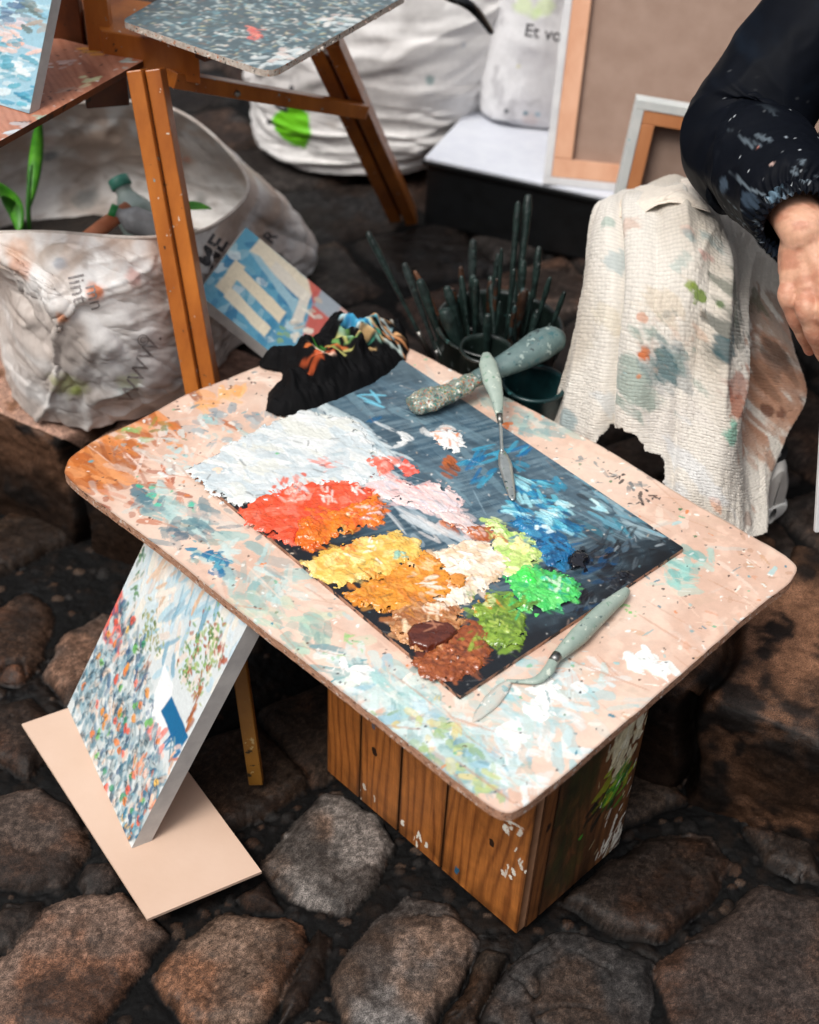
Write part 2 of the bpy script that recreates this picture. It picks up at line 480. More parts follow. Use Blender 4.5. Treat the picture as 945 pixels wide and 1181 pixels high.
def stone_field(name, x0, x1, y0, y1, res, stones, cols, z, keep, joint=((7, 6, 6), (40, 28, 20)), seed=1, hgt=0.014, kind='structure', rr=(0.45, 0.7)):
    nx = int((x1 - x0) / res) + 1; ny = int((y1 - y0) / res) + 1
    X, Y = np.meshgrid(np.linspace(x0, x1, nx), np.linspace(y0, y1, ny))
    wx = X + (fbm(X * 20, Y * 20, seed, 6, .55) - .5) * 0.020; wy = Y + (fbm(X * 20, Y * 20, seed + 9, 6, .55) - .5) * 0.020
    n1 = fbm(X * 70, Y * 70, seed + 3, 5); n2 = fbm(X * 9, Y * 9, seed + 5, 4); n3 = fbm(X * 240, Y * 240, seed + 6, 3)
    H = (n1 - .5) * 0.004 + (n2 - .5) * 0.004 + (n3 - .5) * .003 + .001
    rgb = mix(np.broadcast_to(lin(joint[0]), X.shape + (3,)), np.broadcast_to(lin(joint[1]), X.shape + (3,)), sm(0.48, 0.72, n1 * .6 + n2 * .4))
    Rg = 0.42 + 0.4 * n1 - .25 * sm(.62, .7, n2)
    prs = random.Random(seed + 1); Hp = np.zeros_like(H)
    for _ in range(int(3600 * min(1, .004 / res))):      # grit and pebbles in the joints
        px_, py_ = prs.uniform(x0, x1), prs.uniform(y0, y1); pr_ = prs.uniform(.003, .011) * prs.uniform(.5, 1)
        i0 = int((px_ - pr_ - x0) / res); i1 = int((px_ + pr_ - x0) / res) + 2; j0 = int((py_ - pr_ - y0) / res); j1 = int((py_ + pr_ - y0) / res) + 2
        if i0 < 0 or j0 < 0 or i1 > nx or j1 > ny: continue
        w2_ = (slice(j0, j1), slice(i0, i1)); rr2 = ((X[w2_] - px_) ** 2 + ((Y[w2_] - py_) * prs.uniform(.8, 1.6)) ** 2) / pr_ ** 2
        hp_ = np.sqrt(np.maximum(0, 1 - rr2)) * pr_ * .55
        k_ = hp_ > Hp[w2_]; Hp[w2_] = np.maximum(Hp[w2_], hp_)
        rgb[w2_] = np.where(k_[..., None], lin(prs.choice([(70, 54, 44), (50, 40, 34), (96, 70, 54), (60, 56, 54), (34, 28, 26), (120, 96, 80)])) * .7, rgb[w2_])
    H = H + Hp; rgb = rgb * .48; Rg = np.clip(Rg + .18, 0, .95)
    rs = random.Random(seed)
    for P, c in zip(stones, cols):
        P = np.asarray(P)[:, :2]
        lo = P.min(0) - 0.03; hi = P.max(0) + 0.03
        i0 = max(0, int((lo[0] - x0) / res)); i1 = min(nx, int((hi[0] - x0) / res) + 1)
        j0 = max(0, int((lo[1] - y0) / res)); j1 = min(ny, int((hi[1] - y0) / res) + 1)
        if i1 - i0 < 3 or j1 - j0 < 3: continue
        s = (slice(j0, j1), slice(i0, i1))
        Q = round_poly(P, [0.12 * min(np.linalg.norm(P[k] - P[k - 1]), np.linalg.norm(P[k] - P[(k + 1) % len(P)])) for k in range(len(P))], 4)
        d = pdist(wx[s], wy[s], Q)[0]
        pr = 1 - np.exp(-(np.maximum(d, 0) / 0.0075) ** 1.2)
        cx, cy = P.mean(0); tx, ty = rs.uniform(-.06, .06), rs.uniform(-.06, .06); hh = hgt * rs.uniform(.8, 1.15)
        top = hh * pr + (X[s] - cx) * tx + (Y[s] - cy) * ty + (n1[s] - .5) * 0.004 + (n2[s] - .5) * 0.006 + (n3[s] - .5) * 0.0012
        cr = np.abs(fbm(X[s] * 11 + rs.random() * 50, Y[s] * 11, seed + 40, 3) - .5); crk = sm(0.012, 0.0, cr) * sm(.55, .62, n2[s])
        top = top - crk * 0.006
        mk = sm(-0.0005, 0.0022, d)
        rim = np.exp(-(np.maximum(-d, 0) / .005)) * (d <= 0); H[s] = np.where((d <= 0) & (H[s] < hh * .7), H[s] - rim * .005, H[s]); rgb[s] = np.where((d <= 0)[..., None], rgb[s] * (1 - .75 * rim[..., None]), rgb[s])
        H[s] = np.where(d > 0, np.maximum(H[s], top), H[s])
        c0 = lin(c); c1 = c0 * np.array([1.25, 0.92, 0.72]) * rs.uniform(.8, 1.1); c2 = c0 * 0.42
        w1 = sm(.45, .65, fbm(X[s] * 14 + 7, Y[s] * 14, seed + int(cx * 1000) % 50, 4)); w2 = sm(.52, .64, fbm(X[s] * 30, Y[s] * 30, seed + 12, 5))
        cc = mix(np.broadcast_to(c0, w1.shape + (3,)), np.broadcast_to(c1, w1.shape + (3,)), w1)
        cc = mix(cc, np.broadcast_to(c2, w1.shape + (3,)), w2 * .55)
        gr = fbm(X[s] * 330, Y[s] * 330, seed + 77, 3); cc = cc * (0.25 + .75 * n3[s] + .75 * sm(.35, .75, gr))[..., None] * .74; cc = mix(cc, np.broadcast_to(lin((26, 19, 15)), cc.shape), sm(.5, .6, fbm(X[s] * 12 + 3, Y[s] * 12, seed + 88, 5)) * .65)
        cc = cc * (1 - .7 * crk[..., None])
        rgb[s] = mix(rgb[s], cc, mk)
        Rg[s] = mix(Rg[s], rs.uniform(*rr) + (n1[s] - .5) * .5, mk)
    P3 = np.stack([X, Y, z + H], -1)
    km = keep(X, Y)
    fm = (km[:-1, :-1] & km[1:, :-1] & km[:-1, 1:] & km[1:, 1:])
    o = grid_obj(name, P3, M_stone, None, rgb, np.clip(Rg, .12, .9), fmask=fm)
    return tag(o, kind='structure'), P3

def auto_stones(x0, x1, y0, y1, w, h, ang, seed, gap=0.012, existing=()):
    rs = random.Random(seed); out = []
    c, s = math.cos(ang), math.sin(ang); cx, cy = (x0 + x1) / 2, (y0 + y1) / 2; L = max(x1 - x0, y1 - y0)
    y = -L; row = 0
    while y < L:
        hh = h * rs.uniform(.85, 1.15); x = -L + rs.uniform(0, w)
        while x < L:
            ww = w * rs.uniform(.75, 1.3)
            q = [(x + gap / 2, y + gap / 2), (x + ww - gap / 2, y + gap / 2), (x + ww - gap / 2, y + hh - gap / 2), (x + gap / 2, y + hh - gap / 2)]
            q = [(a + rs.uniform(-1, 1) * w * .09, b + rs.uniform(-1, 1) * h * .09) for a, b in q]
            Pp = np.array([(cx + a * c - b * s, cy + a * s + b * c) for a, b in q])
            m0 = Pp.mean(0)
            if x0 - .1 < m0[0] < x1 + .1 and y0 - .1 < m0[1] < y1 + .1:
                bad = False
                for E in existing:
                    E = np.asarray(E)[:, :2]
                    if np.linalg.norm(E.mean(0) - m0) < .3:
                        tp = np.concatenate([Pp, (Pp + np.roll(Pp, -1, 0)) / 2, m0[None]])
                        te = np.concatenate([E, (E + np.roll(E, -1, 0)) / 2, E.mean(0)[None]])
                        if (pdist(tp[:, 0], tp[:, 1], E)[0] > -0.004).any() or (pdist(te[:, 0], te[:, 1], Pp)[0] > -0.004).any(): bad = True; break
                if not bad: out.append(Pp)
            x += ww
        y += hh; row += 1
    return out

# --- lower cobbles, the foreground stones each where they lie
tr = [([(-40, 915), (40, 893), (92, 925), (108, 970), (66, 1012), (30, 1022), (-40, 995)], (88, 74, 66)),
      ([(-20, 1100), (45, 1035), (92, 1013), (150, 1020), (192, 1068), (150, 1120), (95, 1190), (-20, 1175)], (128, 104, 90)),
      ([(165, 1118), (205, 1075), (258, 1040), (330, 1045), (364, 1078), (335, 1125), (295, 1180), (225, 1175)], (130, 106, 90)),
      ([(293, 982), (340, 930), (378, 905), (440, 928), (462, 968), (435, 1010), (396, 1046), (335, 1030)], (132, 124, 118)),
      ([(382, 1118), (430, 1050), (470, 1020), (522, 1030), (558, 1072), (530, 1130), (480, 1195), (400, 1180)], (124, 118, 114)),
      ([(556, 1150), (600, 1095), (640, 1068), (720, 1075), (765, 1100), (745, 1200), (560, 1210)], (66, 62, 60)),
      ([(650, 1030), (700, 985), (760, 950), (825, 950), (852, 985), (820, 1035), (770, 1078), (700, 1060)], (56, 46, 40)),
      ([(760, 1105), (835, 1050), (880, 1010), (960, 1030), (990, 1100), (960, 1200), (850, 1210), (780, 1180)], (72, 60, 54)),
      ([(42, 770), (70, 722), (120, 694), (158, 712), (150, 760), (110, 805), (70, 800)], (112, 98, 90)),
      ([(-30, 770), (-20, 700), (30, 668), (62, 700), (48, 745), (20, 780)], (78, 58, 46)),
      ([(-30, 862), (-20, 805), (30, 792), (68, 822), (60, 862), (25, 884)], (66, 52, 44)),
      ([(85, 1004), (100, 985), (128, 985), (140, 1005), (120, 1016), (95, 1016)], (66, 58, 54)),
      ([(0, 1030), (22, 1030), (50, 1028), (40, 1055), (8, 1082), (-25, 1075)], (60, 50, 44)),
      ([(365, 1060), (385, 1070), (378, 1110), (352, 1150), (318, 1180), (322, 1140)], (46, 36, 30)),
      ([(305, 1000), (330, 1040), (290, 1036), (275, 1022)], (58, 48, 42)),
      ([(560, 1080), (590, 1090), (566, 1140), (520, 1185), (500, 1180), (535, 1130)], (62, 52, 44)),
      ([(330, 1175), (370, 1160), (420, 1180), (430, 1240), (340, 1240)], (86, 74, 66)),
      ([(190, 640), (250, 640), (280, 690), (240, 730), (190, 700)], (50, 42, 38)),
      ([(860, 940), (945, 960), (960, 1010), (890, 990)], (52, 42, 36))]
tst = [[W(x, y, 0.0)[:2] for x, y in P] for P, c in tr]; tcol = [c for P, c in tr]
rs = random.Random(5)
au = auto_stones(-1.0, 1.0, 0.55, 1.75, 0.165, 0.135, R(38), 11, existing=tst)
pal = [(62, 52, 46), (74, 60, 50), (56, 50, 48), (84, 72, 64), (64, 50, 40)]
low, lowP = stone_field('cobbles', -1.0, 1.0, 0.55, 1.75, 0.0024, tst + au, tcol + [rs.choice(pal) for _ in au], -0.022, lambda X, Y: kside(X, Y) < 0.04, seed=21)
# --- upper pavement
au2 = auto_stones(-1.3, 1.4, 1.0, 3.9, 0.19, 0.17, R(30), 12, gap=0.010)
upp, uppP = stone_field('pavement', -1.3, 1.4, 1.0, 3.9, 0.006, au2, [rs.choice([(54, 49, 47), (66, 60, 57), (60, 50, 46), (84, 72, 66), (46, 44, 44)]) for _ in au2], KZ - 0.02, lambda X, Y: kside(X, Y) > 0.26, joint=((10, 9, 9), (22, 18, 16)), seed=33, hgt=0.012)

# --- kerb: rough stone blocks
s_ = np.arange(-0.7, 1.9, 0.004); 
prof = [(-0.0, -0.20)] ; 
tt = np.concatenate([np.linspace(0, 1, 60)])      # front face (bottom to top)
tp = np.linspace(0, 1, 90)[1:]                    # top face
S, T = np.meshgrid(s_, np.arange(len(tt) + len(tp)))
isf = T < len(tt)
joints = np.array([-0.62, -0.25, 0.12, 0.62, 1.02, 1.5])
jd = np.min(np.abs(S[..., None] - joints - 0.01 * np.sin(T * .1)[..., None]), -1)
hv = np.where(isf, -0.19 + 0.19 * np.clip(T / (len(tt) - 1), 0, 1), 0.0); dv = np.where(isf, 0.0, 0.31 * (T - len(tt) + 1) / len(tp))
nA = fbm(S * 6, (hv + dv) * 6, 61, 5); nB = fbm(S * 30, (hv - dv) * 30, 62, 5); nC = fbm(S * 120, (hv - dv) * 120, 63, 3)
rd = 0.015
edge_round = np.exp(-np.abs(np.where(isf, hv, dv)) / rd) * rd * .5
blk = np.searchsorted(joints, S)
tiltb = (_hash(blk, blk * 0, 5) - .5) * 0.012
disp = (nA - .5) * 0.024 + (nB - .5) * 0.010 + (nC - .5) * 0.004 - sm(0.016, 0.0, jd) * 0.03
out_f = np.where(isf, disp - edge_round, -edge_round * .9 + np.clip((0.05 - dv) / 0.05, 0, 1) * disp * .6)
up_f = np.where(isf, -edge_round + np.clip((hv + 0.03) / 0.03, 0, 1) * disp * .4, disp * .75 - edge_round) + tiltb
PX_ = KA[0] + kd[0] * S + kn[0] * (dv - out_f); PY_ = KA[1] + kd[1] * S + kn[1] * (dv - out_f)
PZ_ = KZ - 0.003 + hv + up_f
kc = mix(np.broadcast_to(lin((128, 92, 70)), S.shape + (3,)), np.broadcast_to(lin((58, 42, 32)), S.shape + (3,)), sm(.4, .62, nA))
kc = mix(kc, np.broadcast_to(lin((36, 28, 24)), S.shape + (3,)), sm(.5, .68, nB))
kc = mix(kc, np.broadcast_to(lin((176, 140, 122)), S.shape + (3,)), (sm(.40, .15, S) * (~isf) * sm(.25, .45, nB)) * .8)
kc = kc * (np.where(isf, .40, 1.1) * (.6 + .8 * nC))[..., None]  # front face darkened, top lightened: shade and light put into the stone colour
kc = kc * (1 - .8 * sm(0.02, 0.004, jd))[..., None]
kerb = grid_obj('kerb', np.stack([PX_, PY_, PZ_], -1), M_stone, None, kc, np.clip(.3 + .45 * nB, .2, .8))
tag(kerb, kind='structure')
# --- the wide ground beyond
def plane(name, pts, mat):
    return tag(raw_mesh(name, pts, [tuple(range(len(pts)))], mat, smooth=False), kind='structure')
plane('ground', [(-60, -60, -0.045), (60, -60, -0.045), (60, 60, -0.045), (-60, 60, -0.045)], M_earth)
e1 = KA[:2] + kn * 0.2
far = [tuple(e1 - kd * 30) + (KZ - .035,), tuple(e1 + kd * 30) + (KZ - .035,), tuple(e1 + kd * 30 + kn * 50) + (KZ - .035,), tuple(e1 - kd * 30 + kn * 50) + (KZ - .035,)]
plane('upper_ground', far, M_earth)

# --- light
w = bpy.data.worlds.new('World'); scene.world = w; w.use_nodes = True
nt = w.node_tree; bg = nt.nodes['Background']
SUN_EL, SUN_AZ = R(58), R(222)      # azimuth of the sun measured clockwise from +y
sk = nt.nodes.new('ShaderNodeTexSky'); sk.sky_type = 'NISHITA'; sk.sun_disc = False
sk.sun_elevation = SUN_EL; sk.sun_rotation = SUN_AZ; sk.dust_density = 4.0; sk.air_density = 1.0; sk.ozone_density = 1.0
hs = nt.nodes.new('ShaderNodeHueSaturation'); hs.inputs['Saturation'].default_value = 0.30
nt.links.new(sk.outputs['Color'], hs.inputs['Color'])
# an overcast sky in a narrow square: brightest overhead, dim towards the house fronts
gt = nt.nodes.new('ShaderNodeTexCoord'); sx = nt.nodes.new('ShaderNodeSeparateXYZ'); mrg = nt.nodes.new('ShaderNodeMapRange'); mrg.interpolation_type = 'SMOOTHSTEP'
mrg.inputs['From Min'].default_value = .12; mrg.inputs['From Max'].default_value = .75; mrg.inputs['To Min'].default_value = .03; mrg.inputs['To Max'].default_value = 1.45
vm = nt.nodes.new('ShaderNodeVectorMath'); vm.operation = 'MULTIPLY'
nt.links.new(gt.outputs['Generated'], sx.inputs[0]); nt.links.new(sx.outputs['Z'], mrg.inputs['Value']); nt.links.new(hs.outputs['Color'], vm.inputs[0]); nt.links.new(mrg.outputs['Result'], vm.inputs[1])
nt.links.new(vm.outputs['Vector'], bg.inputs['Color'])
bg.inputs['Strength'].default_value = 0.11
sd = bpy.data.lights.new('sun', 'SUN'); so = bpy.data.objects.new('sun', sd); COL.objects.link(so)
sd.energy = 1.5; sd.angle = R(24); sd.color = (1.0, 0.95, 0.88)
dirv = Vector((math.sin(SUN_AZ) * math.cos(SUN_EL), math.cos(SUN_AZ) * math.cos(SUN_EL), math.sin(SUN_EL)))
so.rotation_euler = dirv.to_track_quat('Z', 'Y').to_euler()
scene.view_settings.view_transform = 'Standard'; scene.view_settings.look = 'None'; scene.view_settings.exposure = 0.25
scene.view_settings.gamma = 1.0; scene.view_settings.use_curve_mapping = False
scene.render.engine = 'CYCLES'

# ================================================================== WOODEN CRATE
def wood_rgb(u, v, seed, c1, c2, c3, scale=1.0):
    """u across the grain, v along it (metres)"""
    cx = 0.02 * math.sin(seed * 7.1)
    wv = fbm(u * 10 * scale + seed, v * 2.2 * scale, seed, 3) * 5 + fbm(u * 30, v * 3, seed + 3, 3) * .6
    ring = 0.5 + 0.5 * np.sin((u * 520 + wv * 9.0) * scale)
    fib = fbm(u * 900, v * 25, seed + 5, 3); big = fbm(u * 25, v * 5, seed + 8, 4)
    t = np.clip(.30 + .50 * (1 - ring ** 3) + .7 * (fib - .5) + .5 * (big - .5), 0, 1)
    c = mix(np.broadcast_to(lin(c1), t.shape + (3,)), np.broadcast_to(lin(c2), t.shape + (3,)), t)
    return mix(c, np.broadcast_to(lin(c3), t.shape + (3,)), sm(.62, .8, big) * .7)
M_wood = vmat('worn_stained_wood', rough=.42, bump=.5, bscale=250, dist=.0008, rattr=True, vary=.18)
cf = W(597, 1078, 0.0); cl = W(377, 888, 0.0)
du = (cl - cf)[:2]; LW = np.linalg.norm(du); du /= LW
dw = np.array([du[1], -du[0]]); 
if dw[0] < 0: dw = -dw
RWd = 0.175; CH = ZT - 0.0135
crate = empty('wooden_crate', (*(cf[:2] + du * LW / 2 + dw * RWd / 2), 0), 'upright brown wooden crate of vertical planks, standing on the cobbles under the board', 'crate')
def plank(base, dx, width, height, nrm, seed, dark, marks=(), tones=None):
    cv = Canvas(0, width, 0, height, 0.0011, (150, 90, 40))
    t = tones or ((104, 54, 22), (176, 108, 50), (70, 36, 18))
    cv.rgb[:] = wood_rgb(cv.X, cv.Y, seed, *t)
    cv.Rg[:] = .42
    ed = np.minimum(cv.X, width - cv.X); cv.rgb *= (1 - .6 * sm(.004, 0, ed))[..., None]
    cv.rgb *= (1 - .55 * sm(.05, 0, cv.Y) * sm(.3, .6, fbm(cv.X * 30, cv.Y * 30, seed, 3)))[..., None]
    kx, ky = width * random.uniform(.3, .7), height * random.uniform(.3, .8)
    cv.dab(kx, ky, .007, .004, 1.4, (40, 22, 12), 1, 0)
    for q in marks: q(cv)
    out = [(0, 0), (width, 0), (width, height), (0, height)]
    return slab_obj('plank', cv, round_poly(out, 0.002, 2), [M_wood, M_wood], crate, np.array([base[0], base[1], 0.0]), np.array([dx[0], dx[1], 0]), np.array([0, 0, 1.0]), np.array([nrm[0], nrm[1], 0]), 0.012)
WH = (232, 228, 215)
def spl(xs, n, cols, sp, L=(.003, .009), Wd=(.001, .003), ang=1.57, a=(.7, 1), dry=.3, h=.0004):
    return lambda cv: cv.scatter([xs] if isinstance(xs, tuple) else xs, n, cols, L, Wd, ang, .7, sp, a, h, dry)
# left-front face, four planks from the front corner outwards
nl = -dw
edges = [0.0, 0.117, 0.187, 0.252, LW]
wp = [(spl((.03, .17), 3, [WH], .006, (.008, .016), (.0012, .002), 2.6), spl((.02, .09), 4, [WH], .008), spl((.004, .13), 14, [WH], .03, ang=1.57), spl((.10, .02), 3, [(30, 90, 120)], .01)),
      (spl((.03, .02), 6, [WH], .01), spl((.062, .2), 5, [WH], .01)), (spl((.045, .15), 3, [(40, 80, 100)], .006), spl((.06, .02), 6, [(200, 190, 175)], .01)), ()]
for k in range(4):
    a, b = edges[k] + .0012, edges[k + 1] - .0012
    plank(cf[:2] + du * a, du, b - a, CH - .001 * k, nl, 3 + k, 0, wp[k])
# right-front face: darker wood tones put its shaded side into the colour
def greenish(cv):
    cv.scatter(None, 60, [(44, 50, 26), (60, 62, 28), (40, 38, 22)], (.02, .04), (.006, .014), 1.57, .4, None, (.25, .5), 0, .4, poly=[(.01, .03), (.06, .03), (.07, .28), (.01, .28)])
    cv.scatter([(.108, .215), (.112, .19)], 70, [(226, 214, 178), (210, 196, 160), (236, 228, 200)], (.006, .016), (.002, .006), 1.4, .9, .016, (.6, .95), .0006, .35)
    cv.scatter([(.112, .145), (.10, .13)], 46, [(70, 130, 40), (96, 160, 50), (150, 160, 40), (30, 90, 40)], (.006, .014), (.002, .005), .9, .9, .014, (.6, .95), .0006, .3)
    cv.scatter([(.075, .12), (.085, .11)], 10, [(24, 26, 20)], (.006, .014), (.002, .005), .9, .9, .01, (.5, .9), 0, .3)
    cv.dab(.055, .09, .005, .004, .3, (80, 150, 50), 1, .0004)
    cv.scatter([(.115, .02), (.13, .05), (.134, .02)], 24, [WH], (.006, .014), (.0012, .003), 1.2, .7, .01, (.6, .95), .0005, .3)
    cv.scatter(None, 40, [WH, (190, 170, 130)], (.003, .01), (.0006, .0015), 1.3, .9, None, (.5, .9), 0, .2, poly=[(.07, 0), (.14, 0), (.14, .3), (.07, .3)])
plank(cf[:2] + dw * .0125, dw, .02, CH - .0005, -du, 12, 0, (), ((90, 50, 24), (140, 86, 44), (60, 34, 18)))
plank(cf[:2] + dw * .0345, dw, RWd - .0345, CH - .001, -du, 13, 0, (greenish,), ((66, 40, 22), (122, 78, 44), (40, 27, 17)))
# back faces
for base, dx, wd_, nr in ((cf[:2] + dw * RWd, du, LW, dw), (cf[:2] + du * LW + dw * .0005, dw, RWd - .001, du)):
    for k in range(3):
        w3 = wd_ / 3
        bb = base + dx * (w3 * k + .001) - nr * 0.0
        box_mesh('plank', (*bb, .001), (*(dx * (w3 - .002)), 0), (*(-nr * .012), 0), (0, 0, CH - .003), smat_w if 'smat_w' in globals() else globals().setdefault('smat_w', smat('plain_brown_wood', (130, 80, 40), (160, 104, 56), rough=.5, scale=30, stretch=(1, 1, .1))), crate)

# ================================================================== THE BOARD
PL = W(58.5, 532, ZT); PB = W(439, 385, ZT); PR = W(926, 657, ZT); PF = W(588.6, 946, ZT)
o_pts = [(79, 529), (110, 507), (158, 486), (214, 455), (262, 437), (302, 421), (330, 416), (400, 399), (452, 391), (470, 400), (600, 466), (690, 512), (800, 580), (905, 640), (921, 654), (912, 671), (860, 712), (760, 800), (640, 903), (605, 930), (585, 940), (565, 930), (530, 904), (423, 819), (279, 707), (180, 628), (90, 562), (74, 546)]
_op = np.array([W(x, y, ZT)[:2] for x, y in o_pts]); _op = np.concatenate([_op, _op[:1]]); _s = np.concatenate([[0], np.cumsum(np.linalg.norm(np.diff(_op, axis=0), axis=1))])
_t = np.linspace(0, _s[-1], 420, endpoint=False); outl = np.stack([np.interp(_t, _s, _op[:, 0]), np.interp(_t, _s, _op[:, 1])], -1)
for _ in range(2): outl = .5 * outl + .25 * (np.roll(outl, 1, 0) + np.roll(outl, -1, 0))
outl = outl + (np.stack([fbm(outl[:, 0] * 60, outl[:, 1] * 60, 3), fbm(outl[:, 0] * 60, outl[:, 1] * 60, 4)], -1) - .5) * 0.002
board = empty('wooden_board', (*outl.mean(0), ZT - .0115), 'large peach wooden board with rounded corners, smeared with paint, lying on the crate', 'board')
lo, hi = outl.min(0) - .004, outl.max(0) + .004
bc = Canvas(lo[0], hi[0], lo[1], hi[1], 0.0012, (224, 198, 180))
def q(x, y, z=ZT): return tuple(W(x, y, z)[:2])
n = fbm(bc.X * 9, bc.Y * 9, 5, 5); n2 = fbm(bc.X * 60, bc.Y * 60, 6, 4)
bc.rgb[:] = mix(bc.rgb, np.broadcast_to(lin((212, 178, 158)), bc.rgb.shape), sm(.42, .65, n))
bc.rgb[:] = mix(bc.rgb, np.broadcast_to(lin((238, 206, 186)), bc.rgb.shape), sm(.5, .7, n2) * .5)
bc.Rg[:] = .42 + .2 * (n2 - .5)
A45 = math.atan2(*(PF - PL)[[1, 0]]); A_R = math.atan2(*(PR - PF)[[1, 0]])
LTEAL = [(160, 196, 192), (128, 170, 170), (184, 208, 204), (112, 150, 156), (200, 216, 212)]
# orange-brown left corner
for pp, nn, sp in (((88, 540), 90, .018), ((110, 525), 60, .022), ((140, 510), 40, .03), ((100, 555), 40, .02), ((180, 490), 18, .03)):
    bc.scatter([q(*pp)], nn, [(196, 110, 48), (214, 132, 66), (176, 96, 46), (222, 150, 96), (150, 84, 48)], (.008, .03), (.003, .008), A45, .9, sp, (.35, .8), .0001, .3, .35)
bc.scatter([q(150, 590), q(190, 560), q(130, 570)], 26, [(188, 104, 66), (160, 84, 56), (206, 140, 112)], (.005, .02), (.002, .005), A45, 1.5, .02, (.5, .9), .0001, .3)
# soft smears along the edges
def smear(path, nper, cols, sp, L=(.008, .022), Wd=(.003, .008), ang=A45, a=(.35, .8), h=.0003, dry=.42, jit=2.2, rough=.35):
    for p in path: bc.scatter([q(*p)], int(nper * 1.5), cols, L, Wd, ang, jit, sp, a, h, dry, rough, .95)
smear([(180, 572), (205, 590), (230, 610), (250, 640), (280, 660), (310, 690), (330, 670)], 10, LTEAL + [(150, 160, 150)], .014)
smear([(170, 580), (210, 610), (240, 600)], 6, [(90, 130, 140), (116, 140, 146), (70, 100, 116)], .012)
smear([(235, 640), (255, 655)], 5, [(60, 130, 160), (40, 110, 150), (90, 160, 180)], .006, (.005, .011), (.003, .007), a=(.8, 1))
smear([(175, 560), (180, 575), (218, 585)], 3, [(90, 190, 160), (60, 170, 140)], .006, (.003, .006), (.002, .004), a=(.8, 1))
smear([(300, 700), (340, 735), (375, 720)], 7, [(150, 180, 170), (170, 200, 180), (120, 156, 150), (200, 206, 180)], .014)
smear([(400, 775), (430, 790), (450, 815), (470, 835), (500, 850), (520, 880), (545, 900), (480, 800), (560, 870), (590, 895)], 16, LTEAL + [(224, 234, 232), (214, 226, 224), (150, 190, 204)], .016)
smear([(430, 780), (470, 800), (500, 790), (540, 830), (560, 810)], 8, [(200, 218, 214), (220, 226, 216), (160, 200, 196)], .02)
smear([(600, 830), (630, 810), (650, 850), (690, 790), (620, 870), (570, 850), (640, 800), (660, 780)], 10, [(206, 224, 226), (226, 232, 230), (160, 200, 204), (190, 206, 200), (214, 190, 170)], .02)
smear([(745, 762), (740, 765), (630, 800), (625, 820), (410, 775), (590, 850), (760, 770)], 7, [(240, 240, 236), (228, 232, 228)], .006, (.006, .014), (.003, .007), a=(.8, 1), h=.0006)
smear([(500, 870), (540, 880), (480, 830), (560, 905), (520, 850)], 6, [(196, 202, 130), (140, 170, 130), (214, 200, 140), (160, 184, 130)], .012, (.004, .012), (.002, .005), a=(.4, .9))
smear([(800, 650), (780, 655), (790, 670)], 7, [(150, 200, 190), (170, 206, 196), (120, 176, 170)], .01, a=(.4, .8))
smear([(620, 500), (640, 490), (600, 485), (560, 460)], 7, [(170, 190, 180), (200, 200, 190), (130, 160, 160)], .012, a=(.4, .8))
smear([(680, 530), (700, 550), (730, 560), (745, 550)], 3, [(110, 126, 130), (80, 96, 104)], .008, (.004, .01), (.002, .003))
smear([(735, 575), (745, 580), (755, 575), (715, 550)], 5, [(30, 34, 40), (20, 22, 28)], .006, (.002, .007), (.0008, .002), a=(.8, 1), jit=3)
smear([(812, 573), (585, 490)], 3, [(226, 120, 50)], .003, (.004, .007), (.002, .004), a=(.9, 1))
smear([(240, 500), (250, 480), (320, 475), (360, 470), (300, 490), (350, 450)], 5, [(150, 160, 164), (170, 176, 176), (128, 144, 152)], .012, (.006, .014), (.004, .008), a=(.5, .9))
smear([(235, 470), (270, 450), (250, 455)], 4, [(240, 180, 120), (230, 160, 90)], .008, a=(.4, .7))
smear([(190, 500), (200, 520), (240, 485), (260, 500), (215, 535)], 6, [(200, 210, 206), (176, 206, 206), (150, 196, 196), (226, 226, 220)], .012, (.004, .014), (.002, .005))
smear([(145, 500), (170, 490)], 4, [(150, 130, 60), (110, 120, 60), (140, 180, 110)], .01, (.004, .012), (.002, .005), a=(.4, .8))
smear([(205, 520), (240, 530), (200, 545), (185, 535)], 5, [(240, 214, 200), (226, 190, 170)], .02, (.01, .03), (.001, .003))
smear([(420, 740), (400, 745), (390, 760)], 3, [(130, 200, 110), (110, 180, 120)], .008, (.003, .006), (.001, .002))
smear([(725, 700), (735, 708), (700, 650)], 3, [(90, 190, 90)], .004, (.002, .003), (.0015, .002))
smear([(780, 540), (860, 640), (880, 660), (850, 690), (700, 720), (800, 740), (720, 840)], 4, [(196, 150, 110), (210, 150, 120), (180, 140, 116)], .02, (.003, .01), (.002, .004), a=(.3, .6))
bc.scatter(None, 170, [(240, 222, 208), (214, 196, 184), (190, 200, 196), (226, 206, 190), (206, 176, 154)], (.010, .04), (.002, .007), A45 + .3, 2.6, None, (.15, .5), .0001, .5, None, .95, poly=outl)
bc.scatter(None, 130, [(226, 232, 230), (170, 200, 200), (236, 226, 214), (150, 176, 176), (110, 140, 146)], (.003, .010), (.0008, .003), A45 + .3, 3, None, (.4, .9), .0003, .4, None, .95, poly=outl)
